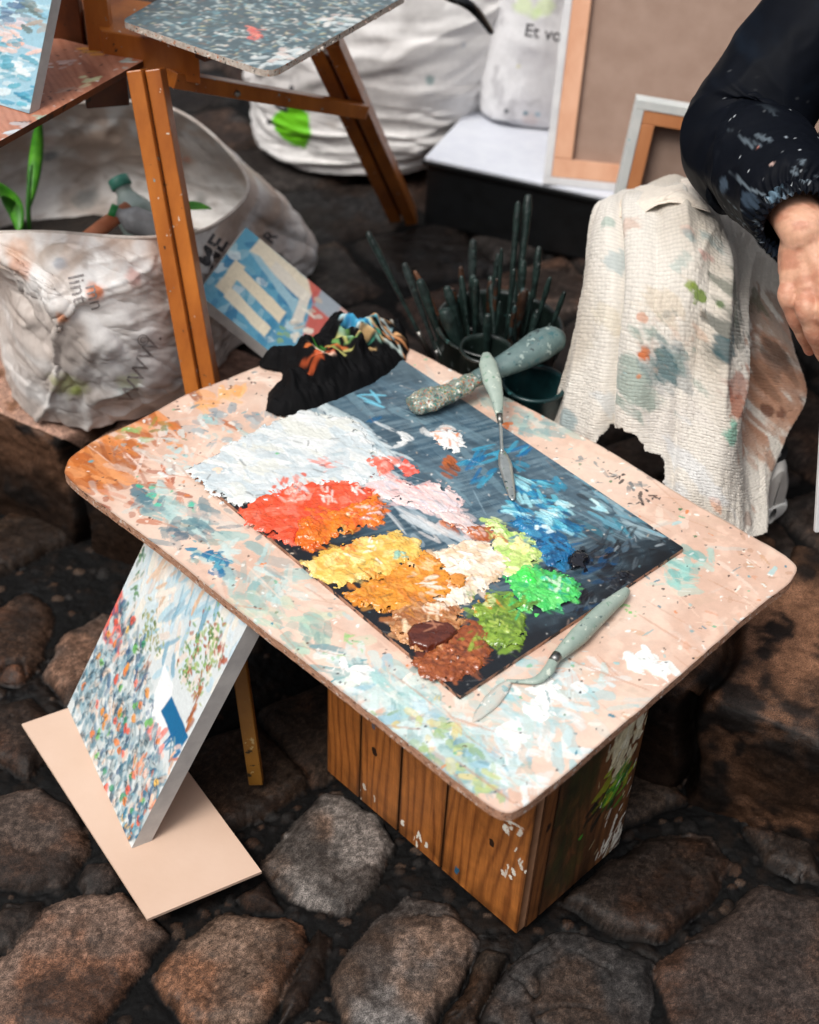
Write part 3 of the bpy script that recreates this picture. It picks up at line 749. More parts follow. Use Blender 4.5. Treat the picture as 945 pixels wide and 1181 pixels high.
# specks everywhere
allp = outl
bc.scatter(None, 420, [(40, 44, 50), (60, 70, 76), (90, 60, 44), (30, 30, 34)], (.0008, .002), (.0006, .0015), 0, 3.1, None, (.6, 1), .0002, 0, None, .3, poly=allp, fine=True)
bc.scatter(None, 340, [(236, 236, 230), (224, 230, 226), (240, 220, 206)], (.001, .004), (.0008, .002), 0, 3.1, None, (.6, 1), .0003, 0, None, .3, poly=allp, fine=True)
bc.scatter(None, 150, [(90, 160, 170), (60, 130, 150), (110, 180, 140), (220, 130, 70), (150, 190, 190), (70, 120, 80)], (.001, .0045), (.0008, .0025), 0, 3.1, None, (.6, 1), .0003, 0, None, .3, poly=allp, fine=True)
bc.scatter(None, 160, [(196, 150, 124), (240, 212, 192), (186, 138, 112)], (.01, .05), (.0006, .0016), A45 + .2, 1.0, None, (.3, .6), 0, .2, None, .2, poly=allp)
bc.scatter([q(155 + 8 * k, 470 + 3 * k) for k in range(1)] + [q(210, 470), q(280, 440)], 26, [(30, 30, 34), (70, 50, 50)], (.001, .003), (.0008, .002), 0, 3, .02, (.8, 1), .0003, 0, fine=True)
# a few small dark brown dabs near the right end of the palette
smear([(700, 632), (727, 640), (745, 640)], 3, [(60, 40, 36), (40, 34, 36)], .004, (.003, .006), (.002, .003), a=(.8, 1))
bd = pdist(bc.X, bc.Y, outl)[0]
bc.rgb *= (1 - .35 * sm(.003, 0, bd))[..., None]
M_board = vmat('painted_board_surface', rough=.45, bump=.35, bscale=400, dist=.0006, rattr=True, vary=.07, vscale=90)
M_edge = smat('board_edge_wood', (150, 104, 78), (206, 160, 132), rough=.6, scale=120, bump=.4, stretch=(1, 1, 4), specks=[(90, 60, 44), (214, 206, 196)], speck_t=.6, speck_scale=160)
slab_obj('board_top', bc, outl, [M_board, M_edge], board, np.array([0, 0, ZT]), np.array([1., 0, 0]), np.array([0, 1., 0]), np.array([0, 0, 1.]), .0115)

# ================================================================== THE PALETTE
ZP = ZT + .0058
pc = [W(217, 541, ZP)[:2], W(465, 415, ZP)[:2], W(789, 632, ZP)[:2], W(531, 803, ZP)[:2]]
pout = round_poly(pc, .002, 3)
# subdivide outline for clean snapping
palette = empty('paint_palette', (*np.mean(pc, 0), ZT), 'dark rectangular palette panel heaped with oil paint, lying in the middle of the board', 'palette')
lo, hi = np.min(pc, 0) - .002, np.max(pc, 0) + .002
def qp(x, y): return tuple(W(x, y, ZP)[:2])
AP = math.atan2(*(pc[3] - pc[0])[::-1]); AQ = math.atan2(*(pc[1] - pc[0])[::-1])
c = Canvas(lo[0], hi[0], lo[1], hi[1], 0.00075, (24, 27, 32))
# distance weights in palette coordinates (a along long side 0..1, b from front-left long side to back 0..1)
e0 = pc[3] - pc[0]; e1_ = pc[1] - pc[0]
a_ = ((c.X - pc[0][0]) * e0[0] + (c.Y - pc[0][1]) * e0[1]) / (e0 @ e0); b_ = ((c.X - pc[0][0]) * e1_[0] + (c.Y - pc[0][1]) * e1_[1]) / (e1_ @ e1_)
ns = fbm(a_ * 3, b_ * 40, 8, 4); nb = fbm(a_ * 14, b_ * 14, 9, 4); strk = fbm(c.X * 25 + c.Y * 8, c.Y * 260 - c.X * 130, 10, 3)
g = sm(.05, .35, b_ + (nb - .5) * .3) * sm(1.02, .72, a_ + (nb - .5) * .25)
c.rgb[:] = mix(c.rgb, np.broadcast_to(lin((58, 84, 100)), c.rgb.shape), g)  # slate-blue smear, with the sky sheen towards the back put into its colour
c.rgb[:] = mix(c.rgb, np.broadcast_to(lin((124, 146, 156)), c.rgb.shape), g * sm(.3, .75, strk) * .6)
c.rgb[:] = mix(c.rgb, np.broadcast_to(lin((116, 138, 146)), c.rgb.shape), sm(.78, 1.0, b_) * sm(.35, .0, a_) * .6)  # paler back corner: sky reflection painted into the film
c.rgb[:] = mix(c.rgb, np.broadcast_to(lin((48, 62, 72)), c.rgb.shape), g * sm(.5, .75, nb) * .45)
c.Rg[:] = np.clip(.30 + .2 * (nb - .5) - .05 * g, .16, .6)
def ps(path, n, cols, sp, L=(.006, .016), Wd=(.002, .005), ang=None, jit=1.2, a=(.5, 1), h=.0006, dry=.3, rough=.35, edge=.45, fine=False):
    for p in path: c.scatter([qp(*p)], n, cols, L, Wd, AQ if ang is None else ang, jit, sp, a, h, dry, rough, edge, fine=fine)
GB = [(120, 150, 162), (90, 116, 130), (150, 174, 182), (70, 92, 106)]
# broad wiped strokes over the back half
ps([(440, 440), (480, 460), (520, 470), (400, 470), (560, 520), (600, 545), (650, 560), (500, 560), (540, 560)], 9, GB[:2] + [(56, 74, 86), (74, 96, 110)], .02, (.03, .07), (.004, .01), AP, .5, (.2, .5), .0001, .35)
ps([(380, 480), (360, 495), (400, 500), (420, 520), (345, 485)], 9, [(196, 210, 212), (160, 180, 186), (214, 224, 224)], .012, (.015, .035), (.003, .008), AP, .7, (.3, .7), .0002, .3)
ps([(440, 560), (470, 590), (490, 610), (520, 620), (430, 545)], 8, [(200, 206, 208), (170, 186, 194), (226, 220, 216)], .010, (.012, .03), (.002, .005), AP, .5, (.4, .8), .0003, .3)
ps([(700, 575), (680, 590), (720, 600), (650, 600), (690, 560), (735, 612)], 12, GB + [(60, 130, 150), (100, 160, 180), (36, 46, 54)], .012, (.012, .032), (.002, .005), AP + .1, .9, (.3, .8), .0004, .35)
ps([(640, 590), (620, 570), (660, 610), (600, 560), (630, 610), (600, 590), (640, 630), (610, 610)], 12, [(20, 104, 150), (30, 130, 170), (90, 176, 196), (16, 80, 120), (150, 206, 216)], .009, (.006, .018), (.002, .005), AP + .2, 1.4, (.6, 1), .0009, .25)
ps([(625, 595), (612, 600), (650, 585), (690, 585)], 5, [(196, 226, 228), (160, 210, 220)], .006, (.006, .014), (.002, .004), AP + .1, .8, (.6, 1), .0009, .2)
ps([(660, 650), (690, 640), (715, 635), (640, 665), (700, 660), (665, 690)], 12, [(26, 30, 38), (40, 52, 62), (70, 90, 104), (14, 60, 96), (20, 20, 26)], .010, (.006, .02), (.002, .005), AQ, 1.3, (.5, 1), .0006, .3)
ps([(750, 620), (735, 640), (700, 670), (720, 620), (680, 690)], 10, [(28, 30, 36), (80, 92, 100), (140, 150, 156), (20, 22, 26)], .014, (.003, .012), (.0008, .002), AQ, 2.0, (.5, .9), .0003, .5)
ps([(425, 500), (440, 515), (450, 530), (410, 495), (430, 545), (445, 548)], 9, [(226, 230, 230), (200, 212, 214), (180, 196, 202)], .007, (.010, .026), (.0015, .004), AP, .6, (.35, .85), .0005, .45)
# cyan zigzag, teal strokes
for (x0_, y0_, x1_, y1_) in ((412, 455, 446, 456), (420, 462, 443, 470), (412, 456, 445, 470), (428, 450, 440, 466)):
    pa, pb = np.array(qp(x0_, y0_)), np.array(qp(x1_, y1_)); dd = pb - pa
    c.dab(*((pa + pb) / 2), np.linalg.norm(dd) * .55, .0022, math.atan2(dd[1], dd[0]), (112, 184, 206), .9, .0005, .15)
ps([(432, 484)], 3, [(30, 90, 130)], .002, (.008, .012), (.0015, .003), AQ, .3, (.8, 1))
ps([(558, 528), (545, 535), (575, 522), (560, 550), (600, 520)], 6, [(30, 120, 160), (20, 100, 150), (60, 150, 180)], .006, (.008, .016), (.002, .004), AQ, .9, (.7, 1), .0008)
ps([(520, 538)], 10, [(150, 80, 40), (176, 92, 40), (110, 60, 36)], .005, (.006, .014), (.002, .004), AP, .5, (.7, 1), .0008)
ps([(595, 540), (640, 555), (635, 560)], 5, [(40, 130, 160), (60, 140, 170)], .006, (.006, .012), (.002, .005), AP, .9, (.4, .9))
for k in range(14):      # scratches
    c.dab(*qp(random.uniform(430, 700), random.uniform(480, 600)), random.uniform(.01, .03), .0005, AP + random.uniform(-.6, .6), (150, 176, 188), .7, 0, .1)
ps([(560, 690), (600, 680)], 1, [(30, 30, 34)], .01)
# black rim with worn flecks
ed = np.minimum(np.minimum(a_, 1 - a_) * np.linalg.norm(e0), np.minimum(b_, 1 - b_) * np.linalg.norm(e1_))
c.scatter(None, 260, [(226, 226, 222), (150, 150, 150), (200, 180, 160), (90, 120, 130)], (.0006, .003), (.0005, .0012), AP, 2.5, None, (.5, .9), .0002, 0, None, .3, poly=pc, fine=True)
c.scatter(None, 60, [(130, 110, 100), (90, 90, 92)], (.004, .012), (.0005, .0011), AP, 2.2, None, (.3, .7), 0, .3, None, .3, poly=pc)
M_pal = vmat('palette_paint_film', rough=.32, bump=.35, bscale=500, dist=.0005, rattr=True, vary=.12, vscale=120, spec=.55)
M_paint = vmat('thick_oil_paint', rough=.3, bump=.15, bscale=300, dist=.0004, rattr=True, vary=.10, vscale=120, spec=.55, coat=.3)
M_pside = smat('palette_edge', (120, 80, 60), (196, 150, 124), rough=.6, scale=60, bump=.2, specks=[(30, 30, 34)], speck_t=.55)
PANEL_BUILD = lambda: slab_obj('panel', c, pout, [M_pal, M_pside], palette, np.array([0, 0, ZP]), np.array([1., 0, 0]), np.array([0, 1., 0]), np.array([0, 0, 1.]), .0052)

# --- heaps of paint: each its own mesh, ragged outline, real relief
HEAPS = []; CENS = []
def heap(label, poly, cols, *a, **k):
    HEAPS.append((label, poly, cols, a, k)); CENS.append((np.mean([qp(*p) for p in poly], 0), cols))
    P = [np.array(qp(*p)) for p in poly]; cen = np.mean(P, 0)
    sc_ = .3 if len(poly) < 7 or 'glossy' in label or 'wet' in label else 1.0
    for i in range(len(P)):
        for t in (0, .33, .66):
            m_ = P[i] * (1 - t) + P[(i + 1) % len(P)] * t
            out_ = (m_ - cen) / (np.linalg.norm(m_ - cen) + 1e-9)
            if random.random() < .5 * sc_:
                for _ in range(random.randint(1, 2)):
                    c.dab(*(m_ + out_ * random.uniform(-.004, .005)), random.uniform(.005, .013), random.uniform(.002, .0055), AP + random.choice([0, .5, 1.2]) + random.uniform(-.4, .4), random.choice(cols), random.uniform(.35, .9), .0006, .5, .35, .9)

def heap_build(label, poly, cols, height, n, L=(.005, .013), Wd=(.002, .0055), ang=None, jit=2.4, rag=.008, over=(), rough=(.18, .38), edge=.5, base_h=.0016, gloss=None, streak=()):
    P = np.array([qp(*p) for p in poly]); P = P.mean(0) + (P - P.mean(0)) * (1.10 if n > 60 else 1.0)
    lo, hi = P.min(0) - .014, P.max(0) + .014
    h = Canvas(lo[0], hi[0], lo[1], hi[1], .00055, cols[0])
    sd = random.randint(0, 999)
    d = pdist(h.X, h.Y, P)[0] + (fbm(h.X * 110, h.Y * 110, sd, 4) - .5) * 2 * rag + (fbm(h.X * 380, h.Y * 380, sd + 1, 3) - .5) * rag * .5
    h.Rg[:] = sum(rough) / 2
    for k in range(n):
        h.scatter(None, 1, cols, L, Wd, AP + .4 if ang is None else ang, jit, None, (.6, 1), height * .55, .18, random.uniform(*rough), edge, poly=P)
    if n > 60:      # neighbours' colours dragged into this one
        me_ = P.mean(0); near = sorted(CENS, key=lambda q_: np.linalg.norm(q_[0] - me_))[1:4]
        for (cn, cc_) in near:
            bp_ = me_ + (cn - me_) * .45
            h.scatter([tuple(bp_)], max(4, n // 22), cc_, (.004, .012), (.0008, .003), math.atan2(*(me_ - cn)[::-1]), 1.2, .008, (.4, .85), height * .4, .35, rough[0], .7)
        h.scatter(None, max(3, n // 18), [tuple(int(v * .45 + 12) for v in cols[0])], (.003, .01), (.0005, .0016), AP, 3, None, (.3, .7), 0, .3, None, .6, poly=P)
    for (pp, cc, nn, sp, LL, WW, hh) in over:
        h.scatter([qp(*pp)], nn, cc, LL, WW, AP if ang is None else ang, 2.4, sp, (.75, 1), hh, .12, rough[0], edge)
    h.H[:] = blur(h.H, 3); h.rgb[:] = blur(h.rgb, 2)
    env = sm(0, .006, d)
    Hh = (base_h * (.5 + fbm(h.X * 90, h.Y * 90, sd + 5, 4)) + h.H * .8 + (fbm(h.X * 160, h.Y * 160, sd + 7, 3) - .5) * .0005) * env ** .7
    Hh = np.minimum(Hh, height * 3.2 + .4 * np.maximum(Hh - height * 3.2, 0))
    Z = ZP + .0003 + Hh
    holes = fbm(h.X * 110, h.Y * 110, sd + 9, 4) < (.36 - sm(0, .014, d) * .2)
    keep = (d > 0) & ~(holes & (d < .010))
    fm = keep[:-1, :-1] & keep[1:, :-1] & keep[:-1, 1:] & keep[1:, 1:]
    Fq = grid_faces(h.ny, h.nx)[fm.reshape(-1)]
    used = np.unique(Fq); rm = np.full(h.nx * h.ny, -1); rm[used] = np.arange(len(used))
    V = np.stack([h.X, h.Y, Z], -1).reshape(-1, 3)[used]
    o = raw_mesh('paint_heap', V, rm[Fq], M_paint, palette, h.rgb.reshape(-1, 3)[used], np.clip(h.Rg.reshape(-1)[used], .12, .8))
    o['label'] = label
    return o
WC = (226, 228, 226)
heap('broad patch of white paint', [(226, 541), (262, 520), (300, 497), (345, 478), (400, 488), (425, 520), (432, 552), (400, 560), (345, 566), (290, 580), (262, 575), (244, 560)], [(222, 226, 224), (230, 232, 230), (208, 216, 218), (220, 222, 214), (196, 208, 212)], .0007, 330, (.010, .028), (.003, .009), AP + .3, 1.6, .009,
     over=[((320, 525), [(120, 196, 140)], 2, .001, (.002, .003), (.001, .0015), .0004), ((390, 530), [(206, 214, 216), (190, 204, 208)], 14, .008, (.006, .014), (.002, .004), .0006), ((250, 545), [(240, 214, 190)], 3, .003, (.003, .005), (.002, .003), .0004)])
heap('coral red paint with pink streaks', [(278, 592), (300, 573), (345, 560), (398, 556), (425, 566), (418, 585), (390, 598), (352, 606), (338, 626), (318, 618), (292, 606)], [(232, 92, 58), (226, 76, 44), (238, 116, 90), (220, 84, 48)], .0016, 240, over=[((340, 572), [(244, 176, 160), (240, 150, 130), (236, 110, 90)], 26, .008, (.003, .008), (.001, .003), .0014), ((380, 575), [(244, 214, 204), (240, 170, 150)], 18, .008, (.002, .007), (.0008, .002), .001), ((415, 565), [(244, 206, 196), (244, 226, 218)], 12, .006, (.002, .006), (.0008, .002), .001)])
heap('orange paint', [(344, 600), (372, 594), (400, 586), (432, 572), (443, 590), (437, 603), (412, 612), (386, 620), (360, 634), (345, 626)], [(228, 118, 26), (216, 104, 22), (236, 134, 40), (222, 96, 30)], .0017, 200, over=[((362, 616), [(224, 104, 26), (232, 120, 36)], 16, .005, (.005, .009), (.003, .005), .0018), ((405, 592), [(244, 200, 160), (240, 160, 90)], 10, .008, (.002, .006), (.0006, .0015), .0008)])
heap('pale yellow paint', [(356, 650), (380, 636), (410, 624), (455, 616), (480, 626), (478, 644), (450, 660), (425, 668), (395, 674), (372, 668)], [(236, 200, 104), (230, 186, 84), (238, 210, 134), (226, 172, 78)], .0015, 240, over=[((395, 645), [(248, 226, 150), (244, 176, 92)], 12, .008, (.004, .009), (.0015, .004), .0014), ((462, 642), [(150, 196, 176), (196, 214, 170)], 8, .003, (.002, .005), (.0015, .003), .0008), ((430, 640), [(248, 234, 180), (250, 244, 220)], 10, .010, (.002, .006), (.0006, .0018), .0008)])
heap('ochre orange paint', [(402, 684), (428, 672), (462, 655), (488, 640), (515, 655), (526, 678), (508, 694), (478, 700), (455, 706), (425, 700)], [(226, 146, 44), (216, 134, 38), (232, 160, 66), (206, 122, 40)], .0015, 260, rag=.008, over=[((490, 655), [(236, 180, 110), (240, 196, 140)], 14, .007, (.003, .009), (.001, .003), .001)])
heap('cream white paint', [(505, 640), (535, 626), (570, 632), (590, 655), (570, 672), (545, 690), (525, 700), (500, 712), (492, 698), (516, 684), (512, 662)], [(240, 226, 206), (244, 236, 222), (236, 214, 190), (228, 196, 160)], .0013, 240, over=[((540, 650), [(250, 248, 240)], 10, .008, (.004, .009), (.001, .003), .001), ((545, 700), [(206, 200, 190), (226, 196, 160)], 8, .007, (.003, .008), (.001, .002), .0008)])
heap('small dollop of orange ochre paint', [(514, 667), (524, 661), (538, 664), (542, 675), (532, 684), (518, 681)], [(222, 148, 66), (214, 138, 56)], .0016, 30, (.004, .007), (.003, .005), rag=.002, base_h=.005, edge=.2)
heap('tan and pale brown paint', [(458, 705), (480, 694), (510, 696), (532, 706), (530, 722), (508, 736), (480, 748), (462, 735), (455, 720)], [(196, 140, 90), (178, 116, 66), (214, 160, 112), (160, 98, 54)], .0016, 180, over=[((500, 706), [(236, 214, 190), (226, 190, 150)], 12, .006, (.004, .009), (.001, .0025), .0014), ((466, 722), [(228, 196, 160)], 6, .005, (.004, .008), (.001, .003), .001)])
heap('crumbly reddish brown paint', [(480, 764), (498, 750), (520, 735), (540, 718), (560, 728), (564, 750), (552, 768), (530, 782), (512, 788), (492, 778)], [(146, 74, 36), (160, 84, 42), (124, 60, 30), (176, 98, 54)], .0017, 240, (.002, .006), (.001, .003), rag=.008, over=[((525, 760), [(90, 44, 26), (190, 110, 66)], 40, .010, (.001, .003), (.0008, .002), .0016)])
heap('wet dark brown paint', [(466, 733), (476, 722), (500, 716), (524, 722), (530, 732), (516, 744), (492, 753), (472, 747)], [(92, 40, 24), (80, 34, 22), (104, 48, 30)], .0016, 26, (.010, .018), (.003, .006), AP + .7, .5, rag=.002, rough=(.08, .16), base_h=.006, edge=.2, over=[((500, 726), [(180, 120, 90)], 3, .004, (.006, .012), (.0008, .0014), .001)])
heap('pale lime paint', [(566, 602), (578, 600), (590, 614), (612, 622), (622, 638), (612, 655), (592, 664), (575, 650), (568, 628)], [(206, 224, 140), (190, 216, 120), (226, 232, 170), (170, 206, 110)], .0015, 160, over=[((575, 615), [(150, 206, 96), (236, 236, 190)], 10, .005, (.004, .008), (.001, .003), .0012), ((600, 635), [(244, 236, 180), (240, 226, 150)], 14, .006, (.003, .008), (.001, .003), .0012)])
heap('bright green paint', [(590, 664), (606, 654), (630, 660), (652, 664), (667, 674), (662, 692), (645, 702), (622, 706), (602, 700), (592, 684)], [(84, 204, 96), (66, 190, 92), (110, 216, 116), (60, 176, 104)], .0016, 170, over=[((605, 668), [(60, 214, 80), (84, 224, 96)], 14, .005, (.004, .009), (.002, .005), .002), ((640, 680), [(190, 226, 190), (40, 170, 120), (80, 196, 160)], 18, .007, (.003, .008), (.001, .003), .0013)])
heap('olive green paint', [(548, 700), (566, 688), (590, 686), (604, 704), (607, 722), (600, 742), (582, 748), (562, 740), (550, 722)], [(122, 156, 52), (104, 138, 44), (146, 176, 66), (92, 120, 44)], .0017, 220, (.003, .007), (.0012, .003), over=[((575, 720), [(170, 190, 90), (80, 110, 40)], 20, .008, (.002, .006), (.0008, .002), .0014), ((565, 695), [(196, 206, 140)], 10, .006, (.003, .006), (.001, .002), .001)])
heap('pink white paint streak', [(430, 556), (455, 552), (480, 560), (505, 556), (530, 575), (526, 588), (500, 590), (470, 582), (445, 574)], [(236, 206, 202), (240, 222, 218), (226, 190, 188), (206, 200, 206)], .0010, 150, (.006, .014), (.001, .003), AP + .2, 1.0, rag=.006)
heap('thin pale wedge of pink white paint', [(500, 590), (530, 590), (548, 602), (566, 614), (560, 622), (540, 616), (515, 604)], [(226, 200, 196), (206, 196, 196), (236, 214, 206)], .0008, 60, (.006, .012), (.001, .0025), AP + .1, .6, rag=.004)
heap('rust orange paint streak', [(512, 602), (530, 604), (556, 608), (572, 606), (572, 618), (556, 624), (535, 614), (515, 608)], [(176, 92, 44), (160, 80, 38), (196, 112, 60)], .0012, 80, (.005, .010), (.001, .003), AP, .7, rag=.003)
heap('small pink and coral paint dab', [(415, 530), (432, 524), (452, 530), (458, 542), (440, 548), (424, 540)], [(236, 130, 110), (240, 170, 156), (228, 104, 84)], .0012, 40, rag=.005, over=[((440, 526), [WC], 5, .004, (.003, .006), (.0008, .0015), .001)])
heap('small coral red paint dab', [(458, 540), (468, 530), (482, 536), (484, 545), (470, 550)], [(232, 90, 74), (240, 130, 116), (236, 190, 182)], .0011, 22, (.003, .006), (.001, .003), rag=.004)
heap('white and orange flower-shaped dab', [(492, 500), (510, 494), (532, 497), (540, 512), (525, 522), (508, 516)], [WC, (230, 226, 220), (226, 130, 70), (240, 240, 236)], .0014, 34, (.005, .011), (.0008, .0018), AP, 3.0, rag=.008)
heap('small white paint dab', [(456, 508), (466, 502), (472, 508), (462, 514)], [WC], .001, 8, (.003, .006), (.0008, .0016), rag=.003)
heap('glossy black paint dollop', [(655, 645), (662, 636), (676, 636), (681, 647), (678, 659), (666, 663), (656, 656)], [(14, 14, 20), (20, 20, 28)], .0014, 22, (.005, .008), (.003, .005), rag=.002, rough=(.06, .12), base_h=.007, edge=.2)
heap('flat black paint dab', [(703, 668), (712, 657), (726, 658), (728, 668), (716, 678), (705, 678)], [(18, 20, 26), (28, 32, 40)], .0008, 14, (.005, .009), (.003, .005), rag=.002, rough=(.25, .35), edge=.25)
heap('deep blue paint', [(600, 596), (625, 604), (648, 618), (660, 634), (650, 652), (632, 650), (622, 634), (606, 618), (592, 604)], [(22, 100, 150), (30, 120, 168), (16, 80, 126), (70, 150, 186)], .0013, 120, rag=.007, over=[((632, 610), [(206, 230, 234), (150, 206, 220)], 10, .005, (.003, .008), (.001, .003), .001)])

c.rgb[:] = .4 * c.rgb + .6 * blur(c.rgb, 2)
PANEL_BUILD()
for (l_, p_, c_, a_, k_) in HEAPS: heap_build(l_, p_, c_, *a_, **k_)
# ================================================================== LEANING PAINTING + CARDBOARD
M_card = smat('peach_cardboard', (206, 176, 154), (214, 186, 166), rough=.8, scale=6, bump=.15, bscale=150, spec=.2)
ZC = 0.012
cp = [W(25, 835, ZC), W(170, 1060, ZC), W(302, 1005, ZC)]; cp.append(cp[0] + cp[2] - cp[1])
card = raw_mesh('cardboard_sheet', np.array([p for p in cp] + [p - [0, 0, .004] for p in cp]), [(0, 1, 2, 3), (7, 6, 5, 4), (0, 4, 5, 1), (1, 5, 6, 2), (2, 6, 7, 3), (3, 7, 4, 0)], M_card, smooth=False)
tag(card, 'bare peach cardboard sheet lying on the cobbles beneath the leaning painting', 'cardboard')

def rect_plane(p0, pu, pv, cs):
    """local frame: origin p0, u towards pu, v = component of pv-p0 orthogonal to u"""
    U = pu - p0; w_ = np.linalg.norm(U); U = U / w_
    V = pv - p0; V = V - U * (V @ U); h_ = np.linalg.norm(V); V = V / h_
    Nn = np.cross(U, V)
    if Nn @ (EYE - p0) < 0: Nn = -Nn
    return U, V, Nn, w_, h_
M_canvas_paint = vmat('canvas_oil_painting', rough=.5, bump=.4, bscale=700, dist=.0005, rattr=True, vary=.08, vscale=200)
M_cedge = smat('primed_canvas_edge', (206, 204, 200), (184, 182, 180), rough=.7, scale=30, bump=.4, bscale=900, dist=.0003, spec=.25, specks=[(150, 180, 190)], speck_t=.68)
z0 = ZC + .001
p0 = W(78, 815, z0); pu = W(152, 978, z0)
lean_top = W(285, 722, .298)
pv = p0 + (lean_top - pu)
U, V_, Nn, w_, h_ = rect_plane(p0, pu, pv, None)
# height so that its top just touches the underside of the board
h_ = (0.300 - z0) / V_[2]
px0, py0 = proj(p0 + U * w_ + V_ * h_)
print('PAINTING', w_, h_, U, V_, Nn, 'top right at', px0, py0, 'top left', proj(p0 + V_ * h_))
def to_uv(x, y, O, U, V_, Nn):
    d = ray(x, y); t = ((O - EYE) @ Nn) / (d @ Nn); P = EYE + d * t - O
    return P @ U, P @ V_
pt = empty('village_painting', p0 + U * w_ / 2, 'small colourful painting of a crowded village street, leaning on the board above a cardboard sheet', 'painting')
cv = Canvas(0, w_, 0, h_, .0009, (214, 220, 220))
T = lambda x, y: to_uv(x, y, p0, U, V_, Nn)
def pp(path, n, cols, sp, L=(.004, .01), Wd=(.0015, .004), ang=1.57, jit=1.5, a=(.6, 1), h=.0005, dry=.2):
    for q_ in path: cv.scatter([T(*q_)], n, cols, L, Wd, ang, jit, sp, a, h, dry)
pp([(190, 660), (230, 690), (200, 720), (250, 720), (180, 700), (170, 680), (150, 700), (220, 750), (160, 640), (270, 720)], 16, [(216, 226, 230), (190, 212, 222), (230, 226, 214), (204, 220, 224), (226, 210, 196)], .022, (.01, .03), (.003, .007))
pp([(205, 700), (215, 660), (240, 700), (190, 760)], 6, [(150, 190, 206), (128, 170, 190), (170, 206, 220)], .016, (.012, .03), (.002, .005))
pp([(180, 655), (186, 690), (200, 650), (222, 665)], 5, [(226, 196, 170), (214, 180, 150), (236, 226, 214)], .010, (.01, .025), (.002, .004))
pp([(165, 640), (160, 665), (155, 690)], 9, [(110, 150, 110), (90, 130, 96), (60, 100, 80)], .008, (.002, .006), (.001, .003))
# pink-red roof
mk = cv.fill([T(140, 672), T(146, 720), T(135, 768), T(118, 735), T(122, 700)], (226, 96, 84), .002, .9, 60, .002, 3)
pp([(135, 700), (128, 725)], 8, [(236, 120, 104), (240, 170, 150), (214, 76, 66)], .008, (.008, .016), (.002, .004), 1.9, .5)
# tree in the middle and to the right
pp([(172, 730), (165, 745), (180, 745), (172, 715)], 22, [(130, 150, 90), (160, 170, 110), (100, 120, 70), (180, 170, 130)], .009, (.0015, .005), (.001, .0025), 1.57, 3)
pp([(168, 770), (163, 790)], 6, [(150, 90, 60), (180, 120, 80)], .003, (.006, .014), (.001, .002), 1.4, .5)
pp([(235, 730), (250, 745), (225, 750), (240, 765), (218, 780), (230, 790), (248, 725), (215, 760)], 26, [(110, 150, 80), (140, 176, 100), (84, 124, 66), (170, 100, 70), (176, 186, 130)], .010, (.0015, .005), (.001, .0025), 1.57, 3)
pp([(255, 748), (258, 760)], 7, [(150, 80, 60), (176, 100, 76)], .005, (.003, .007), (.001, .003))
pp([(228, 800), (222, 825), (218, 838)], 4, [(150, 84, 50), (190, 120, 70)], .002, (.008, .016), (.001, .002), 1.5, .4)
# white house and blue awning
cv.fill([T(168, 830), T(190, 765), T(200, 790), T(196, 835), T(178, 850)], (238, 240, 240), .0015, .95, 60, .001, 4)
cv.fill([T(186, 820), T(198, 803), T(218, 850), T(205, 868)], (24, 104, 150), .001, 1, 80, .0015, 5)
pp([(195, 855), (204, 872)], 5, [(24, 100, 150), (60, 140, 176)], .005, (.008, .014), (.001, .0025), 1.2, .5)
pp([(176, 840), (182, 870), (172, 900), (183, 850)], 5, [(226, 130, 120), (236, 160, 150), (240, 190, 176)], .005, (.006, .016), (.002, .004), 1.3, .5)
# crowd of dots in the lower half
pp([(110, 800), (130, 840), (150, 900), (160, 940), (110, 830), (140, 870), (120, 780), (180, 900), (150, 800)], 22, [(150, 176, 186), (176, 196, 202), (110, 146, 160), (190, 200, 200)], .022, (.008, .02), (.003, .006))
crowd = []
for k in range(900):
    b = random.uniform(0, .55); a = random.uniform(.02, .98)
    if b * .9 + a * .35 > .62: continue
    crowd.append((a * w_, b * h_))
for (x, y) in crowd:
    cv.dab(x, y, random.uniform(.005, .011), random.uniform(.002, .0045), 1.57 + random.uniform(-.8, .8), random.choice([(60, 110, 130), (90, 140, 156), (50, 80, 96), (150, 180, 190), (210, 214, 210), (190, 200, 200), (110, 130, 136), (40, 90, 130), (226, 200, 180)]), random.uniform(.35, .9), .0006, .35, None, .8)
for (x, y) in crowd[::13]:
    cv.dab(x, y, random.uniform(.0045, .0075), random.uniform(.003, .0048), 1.57 + random.uniform(-.6, .6), random.choice([(232, 150, 50), (226, 90, 60), (236, 120, 100), (110, 180, 90), (60, 150, 110), (240, 190, 90), (230, 130, 60)]), .85, .0008, .2)
for (x, y) in crowd[::3]:
    cv.dab(x, y, random.uniform(.003, .006), .0007, random.uniform(0, 3), (40, 50, 56), .8, .0003, 0)
pp([(168, 900), (200, 880), (178, 930), (160, 880)], 8, [(226, 160, 130), (236, 190, 160), (240, 206, 190), (200, 120, 90)], .008, (.004, .01), (.0015, .003))
pp([(150, 950), (165, 950), (158, 930)], 10, [(40, 110, 140), (110, 160, 176), (60, 90, 110)], .009, (.003, .008), (.001, .003))
cv.Rg[:] = .5; cv.rgb[:] = blur(cv.rgb, 1)
slab_obj('canvas', cv, [(0, 0), (w_, 0), (w_, h_), (0, h_)], [M_canvas_paint, M_cedge], pt, p0, U, V_, Nn, .021)

